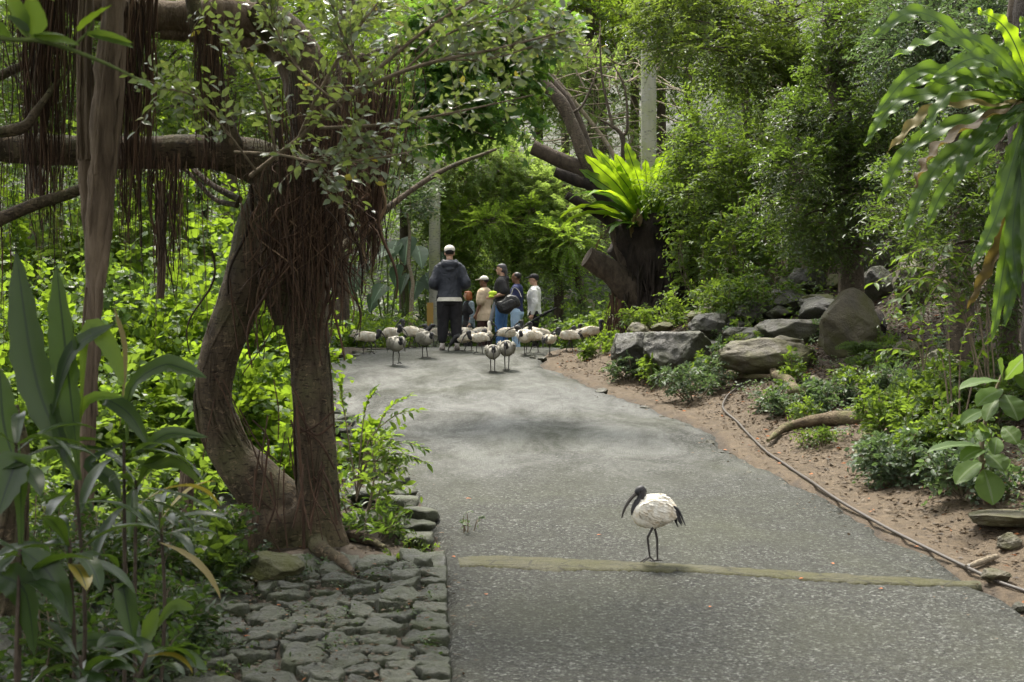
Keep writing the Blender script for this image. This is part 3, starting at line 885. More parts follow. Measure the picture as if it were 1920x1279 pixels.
# paving of rough stones on the left of the path: one Voronoi cell each
def build_pavers():
    r = np.random.default_rng(11)
    def inside(px, py):
        lo = np.interp(py, [1068, 1100, 1180, 1240, 1279, 1330], [565, 470, 365, 330, 310, 300])
        hi = np.interp(py, [1060, 1330], [820, 824])
        return lo < px < hi
    seeds = []
    y = 1075.0
    while y < 1345:
        d = hit(600, y)[1]
        dy = .22 * 8947 / d ** 2
        x = 290 + r.uniform(0, 60)
        while x < 822:
            w = r.uniform(.13, .40) * F / d
            px, py = x + w * .5, y + r.uniform(-.38, .38) * dy
            if inside(px, py): seeds.append(hit(px, py)[:2])
            x += w
        y += dy
    for py in np.arange(1070, 1330, 26):
        q = hit(808 + r.uniform(-6, 4), py)[:2]
        seeds = [s for s in seeds if np.linalg.norm(s - q) > .17] + [q]
    seeds = np.array(seeds)
    lab = ['worn grey paving stone in the rough stone apron left of the path']
    for i, s in enumerate(seeds):
        poly = [s + np.array(c) for c in ((-.36, -.36), (.36, -.36), (.36, .36), (-.36, .36))]
        for j, o in enumerate(seeds):
            if i == j or np.linalg.norm(o - s) > 1.0: continue
            n_ = o - s; mid = (o + s) / 2 - nrm(n_) * .009
            out = []
            for k in range(len(poly)):
                a, b = poly[k], poly[(k + 1) % len(poly)]
                da, db = np.dot(a - mid, n_), np.dot(b - mid, n_)
                if da <= 0: out.append(a)
                if (da < 0) != (db < 0): out.append(a + (b - a) * (da / (da - db)))
            poly = out
            if len(poly) < 3: break
        if len(poly) < 3: continue
        # right border against the asphalt
        out = []
        for k in range(len(poly)):
            a, b = poly[k], poly[(k + 1) % len(poly)]
            fa, fb = a[0] - (xl(a[1]) + .06), b[0] - (xl(b[1]) + .06)
            if fa <= 0: out.append(a)
            if (fa < 0) != (fb < 0): out.append(a + (b - a) * (fa / (fa - fb)))
        poly = np.array(out)
        if len(poly) < 3: continue
        c = poly.mean(0)
        # polar outline, finely sampled
        nA = 56
        ang = np.linspace(0, 2 * np.pi, nA, endpoint=False)
        rad = []
        for a in ang:
            dv = np.array([math.cos(a), math.sin(a)])
            best = .5
            for k in range(len(poly)):
                p0, p1 = poly[k], poly[(k + 1) % len(poly)]
                e_ = p1 - p0
                den = dv[0] * e_[1] - dv[1] * e_[0]
                if abs(den) < 1e-9: continue
                w = p0 - c
                t = (w[0] * e_[1] - w[1] * e_[0]) / den
                u = (w[0] * dv[1] - w[1] * dv[0]) / den
                if t > 0 and -1e-6 <= u <= 1 + 1e-6: best = min(best, t)
            rad.append(best)
        rad = np.array(rad)
        tilt = r.normal(0, .09, 2) + np.array([0, .05])
        hgt = r.uniform(.025, .08)
        z0 = float(ground(c[0], c[1]))
        rings = [(1.0, -.12), (1.0, -.01), (.985, hgt * .45), (.965, hgt * .85), (.925, hgt * .98), (.78, hgt * 1.0), (.6, hgt * 1.0), (.4, hgt), (.2, hgt)]
        V_ = []
        for q, (rs, zz) in enumerate(rings):
            for k in range(nA):
                dv = np.array([math.cos(ang[k]), math.sin(ang[k])])
                jit = .97 + .12 * n3((dv[0] * 2, dv[1] * 2, i * 1.3), 1.3, i) + .06 * n3((dv[0] * 2, dv[1] * 2, i * 1.3 + zz * 8), 4, i)
                p = c + dv * rad[k] * rs * jit
                z = z0 + zz + (np.dot(p - c, tilt) if zz > 0 else 0)
                if zz > 0: z += .034 * n3((p[0], p[1], i), 5) + .016 * n3((p[0], p[1], i), 13) + .008 * n3((p[0], p[1], i), 30) - .05 * max(0, n3((p[0], p[1], i + 9), 4.) - .18)
                V_.append((p[0], p[1], z))
        V_.append((c[0], c[1], z0 + hgt + .034 * n3((c[0], c[1], i), 5)))
        f = []
        for q in range(len(rings) - 1):
            for k in range(nA):
                k2 = (k + 1) % nA
                f.append((q * nA + k, q * nA + k2, (q + 1) * nA + k2, (q + 1) * nA + k))
        g = Geo().add(V_, f)
        top = (len(rings) - 1) * nA
        g.add(V_[top:], [(k, (k + 1) % nA, nA) for k in range(nA)])
        o = g.build('paving_stone', M['paver'], None, (c[0], c[1], z0))
        tag(o, lab[0], 'paving stone', 'rough paving stones left of the path')
build_pavers()

# kerb stones running back along the left edge
for k, (px, py, w, h) in enumerate([(793, 1012, 62, 50), (798, 1072, 40, 22), (765, 1000, 74, 44), (742, 955, 70, 34), (722, 925, 66, 28), (702, 898, 60, 24), (686, 940, 70, 30), (690, 985, 70, 34), (640, 876, 60, 22), (672, 866, 54, 20)]):
    q = hit(px, py)
    d = q[1]
    lab = ['pale smooth kerb slab beside the small weeds at the path edge', 'small wet grey kerb block where the concrete strip ends'][k] if k < 2 else 'grey kerb stone under the shrub at the left path edge'
    rock('kerb_stone', q + np.array([-.02, 0, -.02]), (w * d / F, w * d / F * 1.25, .15) if k else (.24, .9, .10), M['paver'], lab, 'kerb stone', 'kerb stones along the left path edge' if k > 1 else None, 70 + k, .1 * k, 8, .06, 3, .45)

for k, d in enumerate(np.arange(13.6, 20.5, .52)):
    x = float(xl(d)) - .10 + .05 * math.sin(k * 2.3)
    rock('kerb_stone', (x, d, float(zp(d)) - .02), (.30 + .06 * math.sin(k * 1.7), .46, .14), M['paver'], 'grey kerb stone under the shrub at the left path edge', 'kerb stone', 'kerb stones along the left path edge', 300 + k, .15 * math.sin(k), 8, .07, 3, .45)

# pale kerb slabs at the far left crest
for k, (px, d) in enumerate([(628, 26.8), (655, 27.4), (682, 28.2), (708, 29.0)]):
    p = on(px, d)
    rock('kerb_stone', p, (.42, .5, .08), M['rock'], 'pale edging stone where the path crests beside the birds', 'kerb stone', 'edging stones at the crest of the path', 90 + k, .2, 8, .05, 3, .4)

# ------------------------------------------------------------------ roots, log, hose
def ground_poly(px, lift=.0, lo=8):
    return [hit(x, y, lo) + np.array([0, 0, lift]) for x, y in px]

def root(px, rad, label, lift=.03, mat='mossroot', name='tree_root', cat='tree root', group=None):
    pts = ground_poly(px, lift)
    g = Geo(); add_tube(g, pts, rad, 9, len(pts) * 7, .22, 2.0, lumps=4)
    return tag(g.build(name, M[mat], None, pts[0]), label, cat, group)

root([(1490, 700), (1458, 690), (1452, 712), (1480, 728), (1492, 745), (1540, 742)], [.05, .075, .06, .08, .07, .05], 'thick looping mossy root curled on the bank below the long boulder', .08)
root([(1540, 745), (1490, 760), (1440, 772), (1415, 772)], [.08, .06, .045, .02], 'slim mossy root reaching left from the looping root', .05)
root([(1640, 795), (1580, 796), (1520, 802), (1470, 815), (1440, 838)], [.10, .085, .08, .05, .02], 'long thick pale root lying across the dirt above the hose', .07)
root([(1640, 805), (1618, 835), (1604, 868)], [.06, .04, .03], 'forked root bending down beside the leafy ground shrubs', .05)
root([(1450, 712), (1380, 712), (1330, 705)], [.03, .05, .03], 'thin straight root at the foot of the grey green shrubs', .04)
root([(1668, 690), (1620, 700), (1580, 690)], [.05, .08, .03], 'short brown root near the upright boulder', .03, 'limb')
root([(1700, 742), (1620, 752), (1560, 745)], [.03, .05, .03], 'thin dark root across the leaf litter', .03, 'limb')
g = Geo()
hp = [hit(x, y, 8) for x, y in [(1420, 702), (1404, 715), (1380, 732), (1360, 752), (1357, 772), (1385, 797), (1430, 845), (1482, 882), (1560, 936), (1650, 988), (1760, 1048), (1860, 1092), (1925, 1116), (2060, 1170)]]
hp = catmull(hp, 90); hp[:, 2] = [max(pz(p[0], p[1]) if p[0] < xr(p[1]) else -9, float(ground(p[0], p[1]))) + .022 for p in hp]
hp[0, 2] += .12; hp[1, 2] += .08; hp[2, 2] += .05
add_tube(g, hp, .0145, 8, 180)
tag(g.build('hose', M['hose'], None, hp[45]), 'long brown hose snaking along the right edge of the path', 'hose')
# hollow log
lg = thing('hollow_log', P(1655, 628, 21.5), 'short dark hollow log lying beside the upright boulder', 'log')
g = Geo()
a_ = hit(1648, 632, 8) + np.array([0, 0, .09]); b_ = a_ + np.array([.12, .75, .20])
add_tube(g, [a_, (a_ + b_) / 2, b_], [.105, .125, .12], 16, 14, .16, 3, cap=False)
add_tube(g, [a_, (a_ + b_) / 2, b_], [.085, .095, .09], 14, 10, .16, 3, cap=True)
g.build('bark', M['stump'], lg)
# broken branch lying by the hose
g = Geo(); add_tube(g, [hit(1812, 1072) + np.array([0, 0, .03]), hit(1838, 1064) + np.array([0, 0, .04]), hit(1868, 1054) + np.array([0, 0, .04])], [.018, .03, .022], 8, 12, .2, 4)
tag(g.build('stick', M['pale_bark'], None, hit(1838, 1064)), 'short pale stick lying on the dirt beyond the hose', 'stick')

# ------------------------------------------------------------------ poles
def pole(px, d, top, rad, label, plate=False):
    b = on(px, d); t = P(px, top, d)
    o = thing('utility_pole', b, label, 'pole')
    g = Geo(); add_tube(g, [b - np.array([0, 0, .4]), (b + t) / 2, t], [rad, rad * .97, rad * .92], 20, 12, .012, 1)
    g.build('shaft', M['pole'], o)
    if plate:
        g = Geo()
        p = P(808, 590, d - rad - .012)
        w, h = .075, .28
        v = np.array([(x, y, z) for x in (-w, w) for y in (-.012, .012) for z in (-h, h)]) + p + np.array([-.02, 0, 0])
        g.add(v, [(0, 1, 3, 2), (4, 6, 7, 5), (0, 4, 5, 1), (2, 3, 7, 6), (0, 2, 6, 4), (1, 5, 7, 3)])
        g.build('name_plate', M['yellow_plate'], o, smooth=False)
pole(815, 37.5, -700, .135, 'weathered wooden pole with a small ochre plate behind the man in the jacket', True)
pole(1216, 34, -900, .165, 'tall pale weathered pole rising behind the bright fern on the stump')

# ================================================================== BANYAN
def px_line(lst): return [P(*p) for p in lst]

def build_banyan():
    base = hit(560, 1020)
    d0 = 13.3
    rr = np.random.default_rng(3)
    t = thing('banyan_tree', base, 'big fig tree on two leaning stems with a curtain of brown hanging roots', 'tree')
    g = Geo()
    # right stem, left stem, fused upper trunk, foot
    add_tube(g, px_line([(600, 1075, d0), (598, 985, d0), (592, 880, d0), (588, 760, d0 + .05), (580, 660, d0 + .1), (566, 560, d0 + .1), (568, 440, d0 + .1), (590, 320, d0 + .1), (588, 200, d0 + .1), (560, 90, d0 + .1), (480, 20, d0 + .1)]),
             [.30, .205, .17, .16, .16, .19, .25, .26, .19, .16, .16], 22, 90, .13, 1.0, lumps=2.6)
    add_tube(g, px_line([(560, 1060, d0 + .05), (520, 950, d0 + .05), (440, 858, d0 + .05), (402, 770, d0 + .05), (408, 680, d0 + .05), (440, 590, d0 + .1), (478, 480, d0 + .1), (510, 380, d0 + .1), (560, 300, d0 + .12)]),
             [.34, .25, .18, .155, .150, .17, .21, .22, .2], 22, 80, .13, 4.0, lumps=2.6)
    add_tube(g, px_line([(532, 610, d0 + .1), (530, 540, d0 + .1), (535, 460, d0 + .1), (545, 380, d0 + .12), (560, 300, d0 + .12)]), [.08, .20, .31, .36, .28], 20, 30, .16, 6.0)
    add_tube(g, px_line([(470, 1075, d0), (510, 1000, d0), (560, 960, d0 + .1)]), [.20, .30, .25], 18, 20, .18, 7.0)
    g.build('trunk', M['banyan'], t)
    # surface roots at the foot and climbing roots on the stems
    for k, (pts, r_) in enumerate([([(600, 1000), (650, 1012), (690, 1022), (722, 1036)], [.10, .06, .045, .02]),
                                   ([(590, 1010), (600, 1040), (640, 1062), (662, 1085)], [.10, .075, .05, .02]),
                                   ([(640, 980), (690, 985), (735, 1000), (760, 1012)], [.05, .04, .04, .015])]):
        g = Geo(); add_tube(g, ground_poly(pts, .04), r_, 10, 26, .18, 3.0 + k)
        g.build('surface_root', M['banyan'], t)
    g = Geo()
    for pts, rads, n_ in [([(598, 1000, d0), (592, 880, d0), (588, 760, d0 + .05), (580, 660, d0 + .1), (566, 560, d0 + .1)], [.20, .165, .16, .16, .18], 30),
                          ([(520, 960, d0 + .05), (440, 858, d0 + .05), (402, 770, d0 + .05), (408, 680, d0 + .05), (440, 590, d0 + .1), (478, 490, d0 + .1)], [.24, .175, .155, .150, .165, .2], 34)]:
        c = catmull(px_line(pts), 40); rd = np.interp(np.linspace(0, 1, 40), np.linspace(0, 1, len(rads)), rads)
        tn = nrm(np.gradient(c, axis=0)); sd = nrm(np.cross(tn, np.array([0, 1., 0]))); fw = np.cross(sd, tn)
        for k in range(n_):
            a = rr.uniform(0, 6.28); lo = rr.integers(0, 26); hi = min(39, lo + rr.integers(8, 26)); w = rr.normal(0, .05)
            q = [c[i] + (sd[i] * math.cos(a + w * (i - lo)) + fw[i] * math.sin(a + w * (i - lo))) * rd[i] * 1.02 for i in range(lo, hi)]
            add_tube(g, q, [.006, rr.uniform(.008, .020), .005], 6, len(q) * 2, .2, k, lumps=9)
    g.build('fused_roots', M['banyan'], t)
    g = Geo()
    add_tube(g, px_line([(556, 760, 13.05), (562, 850, 13.0), (568, 940, 12.95), (570, 1030, 12.9)]), [.012, .012, .012, .014], 6)
    add_tube(g, px_line([(556, 765, 13.08), (590, 815, 13.05), (625, 795, 13.08)]), .010, 6)
    add_tube(g, px_line([(560, 800, 13.08), (600, 830, 13.04), (628, 880, 13.08)]), .010, 6)
    add_tube(g, px_line([(560, 812, 13.08), (590, 800, 13.04), (626, 770, 13.08)]), .008, 6)
    for k in range(16):
        x = rr.uniform(470, 610); y = rr.uniform(900, 1000)
        p0 = P(x, y - rr.uniform(20, 140), 12.95 - rr.uniform(0, .1)); p2 = P(x + rr.normal(0, 24), y + 60, 12.85 - rr.uniform(0, .2))
        add_tube(g, [p0, (p0 + p2) / 2 + rr.normal(0, .04, 3), p2], rr.uniform(.004, .010), 5, 10)
    for k in range(26):
        x = rr.uniform(390, 600); y = rr.uniform(520, 900)
        p0 = P(x, y, 13.1); p2 = P(x + rr.normal(20, 30), y + rr.uniform(60, 140), 13.1)
        add_tube(g, [p0, (p0 + p2) / 2 + rr.normal(0, .03, 3), p2], rr.uniform(.004, .008), 5, 8)
    g.build('climbing_roots', M['root'], t)
    # limbs
    for pts, r_, sd in [
        ([(560, 345, 13.4), (470, 300, 13.4), (400, 287, 13.35), (300, 285, 13.3), (200, 286, 13.2), (80, 280, 13.2), (0, 274, 13.2), (-200, 250, 13.2)], [.24, .19, .145, .135, .135, .135, .13, .12], 11),
        ([(590, 230, 13.5), (560, 120, 13.5), (500, 52, 13.5), (410, 30, 13.4), (300, 30, 13.3), (160, 5, 13.2), (-60, -40, 13.2)], [.20, .19, .19, .17, .14, .12, .10], 12),
        ([(300, 62, 13.3), (420, 72, 13.4), (520, 95, 13.5)], [.05, .07, .05], 13),
        ([(440, 290, 13.3), (420, 220, 13.2), (395, 120, 13.1), (370, 40, 13.0), (350, -60, 13.0)], [.10, .075, .07, .065, .06], 14),
        ([(-30, 425, 12.6), (60, 385, 12.6), (150, 355, 12.7), (230, 300, 12.9)], [.055, .05, .045, .04], 15),
        ([(-40, 252, 12.4), (40, 240, 12.5), (70, 205, 12.6), (110, 150, 12.7)], [.05, .045, .03, .02], 16),
        ([(-40, 160, 12.8), (60, 115, 12.9), (110, 90, 13.0)], [.04, .035, .03], 17),
        ([(620, 480, 13.6), (670, 440, 13.9), (740, 380, 14.2), (830, 320, 14.6), (930, 280, 15)], [.04, .035, .03, .022, .012], 18),
        ([(450, 375, 13.4), (395, 345, 13.6), (350, 305, 13.9)], [.03, .025, .02], 19),
        ([(445, 385, 13.4), (400, 372, 13.6), (350, 320, 13.8), (310, 300, 13.8)], [.025, .02, .016, .012], 20)]:
        g = Geo(); add_tube(g, px_line(pts), r_, 14, len(pts) * 10, .14, sd)
        g.build('limb', M['prop' if sd in (12, 13) else 'banyan'], t)
    # descending prop roots at the left
    for pts, r_, sd in [
        ([(220, -60, 12.2), (208, 60, 12.2), (196, 200, 12.2), (188, 330, 12.2), (182, 430, 12.2), (178, 540, 12.2), (172, 640, 12.2), (165, 780, 12.2), (158, 900, 12.2), (150, 1060, 12.2)], [.075, .085, .095, .085, .08, .062, .066, .056, .060, .065], 21),
        ([(165, -60, 12.4), (160, 120, 12.4), (158, 300, 12.4), (168, 480, 12.3), (172, 600, 12.2)], [.05, .055, .05, .04, .03], 22),
        ([(15, 760, 10.2), (22, 860, 10.2), (15, 1000, 10.2), (5, 1150, 10.2)], [.04, .09, .10, .12], 23),
        ([(355, 870, 13.6), (345, 980, 13.5), (340, 1050, 13.4)], [.04, .05, .05], 24),
        ([(300, 560, 14.6), (302, 480, 14.6), (300, 340, 14.6)], [.018, .022, .024], 25)]:
        g = Geo(); add_tube(g, px_line(pts), r_, 14, len(pts) * 9, .30, sd, lumps=5)
        c = px_line(pts)
        for k in range(60 if r_[0] > .1 else 10):
            a = rr.uniform(0, 6.28); q = []
            lo, hi = sorted(rr.integers(0, len(c), 2)); hi = max(hi, min(lo + 2, len(c) - 1))
            for i in range(lo, hi + 1):
                aa = a + (i - lo) * rr.normal(0, .3)
                rad = np.interp(i / (len(c) - 1), np.linspace(0, 1, len(r_)), r_)
                q.append(c[i] + np.array([math.cos(aa), math.sin(aa), 0]) * rad * rr.uniform(.95, 1.2))
            if len(q) > 1: add_tube(g, q, rr.uniform(.006, .034), 6, len(q) * 5, .3, k, lumps=6)
        g.build('prop_root', M['prop' if sd != 23 else 'banyan'], t)
    # the curtain of aerial roots
    g = Geo()
    def strand(p0, p1, r0, sway, n=9):
        sway = sway * 1.8; r0 = r0 * .78
        q = np.linspace(0, 1, n)[:, None]
        c = p0 * (1 - q) + p1 * q
        ph = rr.uniform(0, 6, 2)
        s = np.sin(q[:, 0] * rr.uniform(3, 9) + ph[0]) - math.sin(ph[0])
        s2 = np.sin(q[:, 0] * rr.uniform(3, 9) + ph[1]) - math.sin(ph[1])
        c[:, 0] += s * sway; c[:, 1] += s2 * sway
        v, f, _ = tube(c, [r0, r0 * .9, r0 * .5], 4, n * 2)
        g.add(v, f, 0, rr.random())
    for k in range(360):                      # over the fused trunk and to the right of it
        x = np.clip(rr.normal(618, 80), 450, 790)
        y0 = np.interp(x, [440, 560, 700, 800], [280, 190, 150, 160]) + rr.uniform(-70, 110)
        mid = np.clip((x - 620) / 180, -1, 1)
        pull = x - mid * rr.uniform(10, 70)
        y1 = np.interp(x, [440, 520, 620, 700, 800], [520, 580, 540, 440, 350]) + np.clip(rr.normal(0, 75), -200, 90)
        d = 12.95 + rr.uniform(-.35, .35) + (.35 if x > 660 else 0)
        strand(P(x, y0, d), P(pull + rr.normal(0, 12), y1, d + rr.normal(0, .08)), rr.choice([.003, .004, .006, .010], p=[.4, .35, .2, .05]), rr.uniform(.005, .03))
    for k in range(150):                      # tangled cross strands
        x = np.clip(rr.normal(600, 60), 470, 690); y = rr.uniform(260, 480)
        strand(P(x, y, 12.75 + rr.uniform(-.2, .3)), P(np.clip(x + rr.normal(0, 45), 470, 700), y + rr.uniform(40, 120), 12.75 + rr.uniform(-.2, .3)), rr.choice([.003, .005, .008]), .03)
    for k in range(60):                       # roots wrapping the fused trunk
        x = rr.normal(580, 55); y = rr.uniform(330, 480)
        strand(P(x, y, 12.95), P(x + rr.normal(-10, 30), y + rr.uniform(120, 240), 12.98), rr.choice([.008, .012, .018]), .03)
    for k in range(110):                      # knotted rope of roots left of the birds
        x = rr.normal(700, 26)
        strand(P(x, 170 + rr.uniform(-40, 60), 13.5), P(694 + rr.normal(0, 6) + (x - 700) * .15, rr.uniform(430, 525), 13.5), rr.uniform(.003, .008), .010)
    for k in range(210):                      # from the limbs at the left
        x = rr.uniform(-40, 450)
        top = rr.choice([0, 1])
        y0 = (np.interp(x, [-40, 160, 450], [-40, 5, 40]) if top else 288) + rr.uniform(-10, 20)
        d = (13.3 if x > 200 else 13.1) + rr.uniform(-.15, .15)
        y1 = y0 + abs(rr.normal(0, 150)) + 40
        strand(P(x, y0, d), P(x + rr.normal(0, 8), y1, d), rr.choice([.002, .003, .005, .008], p=[.35, .35, .22, .08]), rr.uniform(.003, .02))
    for x0, n_, w, ya, yb in [(90, 105, 26, -30, 400), (268, 60, 16, -20, 330), (130, 34, 18, -30, 260), (45, 26, 20, 20, 330), (300, 40, 12, 300, 520), (330, 36, 10, 300, 500), (240, 60, 16, 20, 420), (395, 60, 20, 40, 300)]:
        for k in range(n_):
            x = rr.normal(x0, w)
            strand(P(x, ya + rr.uniform(-20, 20), 12.7), P(x0 + (x - x0) * .7 + rr.normal(0, 3), yb + rr.normal(0, 50), 12.7), rr.choice([.003, .004, .007, .011], p=[.35, .35, .2, .1]), rr.uniform(.004, .02))
    tag(g.build('aerial_roots', M['root'], t), kind='stuff')
    # leafy branches reaching right over the path, silvery glossy leaves
    gl = [([(470, 330, 12.6), (560, 260, 12.3), (640, 190, 12.0), (740, 140, 11.8), (830, 112, 11.6), (930, 92, 11.5), (1060, 58, 11.4)], .020),
          ([(640, 190, 12.0), (720, 120, 11.9), (800, 55, 11.8), (900, -10, 11.7), (960, -60, 11.7)], .016),
          ([(600, 240, 12.2), (700, 235, 12.0), (790, 222, 11.9), (880, 205, 11.8), (1000, 178, 11.7)], .013),
          ([(440, 285, 12.3), (520, 290, 12.0), (600, 305, 11.8), (680, 300, 11.7), (770, 285, 11.6)], .012),
          ([(560, 260, 12.3), (600, 170, 12.1), (660, 70, 12.0), (720, -10, 12.0)], .016),
          ([(520, 300, 12.3), (500, 210, 12.0), (480, 150, 11.9), (450, 90, 11.8)], .011),
          ([(480, 320, 12.3), (420, 240, 12.0), (360, 180, 11.8), (310, 165, 11.7)], .010),
          ([(640, 200, 12.0), (560, 130, 11.8), (520, 60, 11.7), (505, 0, 11.7)], .010),
          ([(690, 160, 11.9), (640, 60, 11.8), (610, -30, 11.8)], .010),
          ([(760, 130, 11.8), (830, 70, 11.7), (900, 40, 11.7), (990, 5, 11.7)], .010),
          ([(830, 112, 11.6), (920, 110, 11.5), (1000, 85, 11.5), (1040, 60, 11.5)], .008),
          ([(560, 280, 12.0), (610, 330, 11.9), (660, 260, 11.8), (700, 275, 11.8)], .008)]
    for pts, r_ in gl:
        w = Geo()
        c = add_tube(w, px_line(pts), [r_, r_ * .8, r_ * .4], 7, 40, .05, 9)
        lg_ = Geo()
        n_ = 22
        idx = rr.integers(6, 40, n_)
        tan = nrm(np.gradient(c, axis=0))
        base = c[idx]
        dr = tan[idx] * .8 + rr.normal(0, .45, (n_, 3)) + np.array([0, 0, .15])
        sprays(lg_, base, dr, 7, .42, .098, .50, 'ovate', .12, .8, .55, 0, w, .0035)
        b = w.build('branch', M['twig'], t)
        lo = lg_.build('leaves', M['fig'], b, np.array(t.location))
        lo.location = (0, 0, 0)
    # a mass of more leaves at the top of the frame
    lg_, w = Geo(), Geo()
    crown(lg_, P(690, 0, 12.6), (1.35, .5, .50), 8, 11, 6, .42, .095, .5, 'ovate', .15, .5, .30, w, -1)
    crown(lg_, P(860, 30, 12.6), (1.0, .4, .30), 9, 11, 6, .42, .092, .5, 'ovate', .15, .5, .30, w, -1)
    # unseen crown above the frame, added to shade the tree foot and near left
    crown(lg_, P(300, -560, 13.2), (3.4, 3.0, 1.0), 46, 34, 8, .6, .11, .55, 'small', .2, .5, .30, w, -1)
    crown(lg_, (-4.0, 7.6, 5.7), (3.2, 5.4, .7), 120, 48, 8, .6, .12, .6, 'small', .2, .5, .30, w, -1)  # canopy stretched towards the camera to darken the near left plants
    b = w.build('twigs', M['twig'], t)
    lo = lg_.build('crown', M['fig'], t)
build_banyan()

# ------------------------------------------------------------------ generic plants
def shrub(base, h, w, label, leaf, templ, ll, ratio, n, M_, tl=None, group=None, name='shrub', cat='shrub', stem='green_stem', droop=.35, flat=.4, hang=.0, depth=None, cl=0, wood=.006):
    """bush: stems fanning from the foot, each ending in leafy sprays"""
    base = np.asarray(base, float)
    t = thing(name, base, label, cat, group)
    gs, gl = Geo(), Geo()
    ns = max(4, int(n / 14))
    tl = tl or .35 * h
    dp = depth or w
    k = n // ns
    for i in range(ns):
        a = rng.uniform(0, 6.28); q = math.sqrt(rng.random())
        top = base + np.array([math.cos(a) * q * w * .42, math.sin(a) * q * dp * .42, h * (1 - .35 * q * q) * rng.uniform(.55, .92)])
        foot = base + np.array([math.cos(a) * q * w * .12, math.sin(a) * q * dp * .12, -.05])
        mid = (foot + top) / 2 + np.array([math.cos(a), math.sin(a), 0]) * w * .05 + rng.normal(0, .03 * h, 3)
        c = add_tube(gs, [foot, mid, top], [wood * 1.6, wood, wood * .5], 5, 10, cap=False)
        j = rng.integers(3, 10, k)
        bp = c[j]
        dr = np.array([math.cos(a), math.sin(a), 0])[None] * .5 + rng.normal(0, .6, (k, 3)) + np.array([0, 0, .45])
        sprays(gl, bp, dr, M_, tl, ll, ratio, templ, droop, .9, flat, 0, gs, wood * .4, a0=np.clip(rng.normal(rng.random(), .25, k), 0, 1), hang=hang)
    gs.build('stems', M[stem], t)
    gl.build('foliage', M[leaf], t)
    return t

def tree(base, pts, rad, blobs_at, label, leaf, templ, ll, ratio, bark, twigs=26, M_=9, tl=.6, droop=.3, flat=.4, blob=.42, group=None, name='tree', cat='tree', nb=24, low=-.7, hang=0., lump=.1, limbs=True):
    base = np.asarray(base, float)
    t = thing(name, base, label, cat, group)
    g = Geo()
    c = add_tube(g, pts, rad, 12, len(pts) * 8, lump, base[0])
    gl, gt = Geo(), Geo()
    for cen, rd in blobs_at:
        bc = crown(gl, cen, rd, nb, twigs, M_, tl, ll, ratio, templ, droop, flat, blob, gt, low, hang)
        if limbs:
            top = c[-1]
            for q in bc[::3]:
                s = c[int(len(c) * rng.uniform(.55, .98))]
                m_ = (s + q) / 2 + np.array([0, 0, .12 * np.linalg.norm(q - s)]) + rng.normal(0, .1, 3)
                add_tube(gt, [s, m_, q], [max(.02, rad[-1] * .5), .025, .01], 5, 12, cap=False)
    g.build('trunk', M[bark], t)
    gt.build('branches', M[bark], t)
    gl.build('crown', M[leaf], t)
    return t

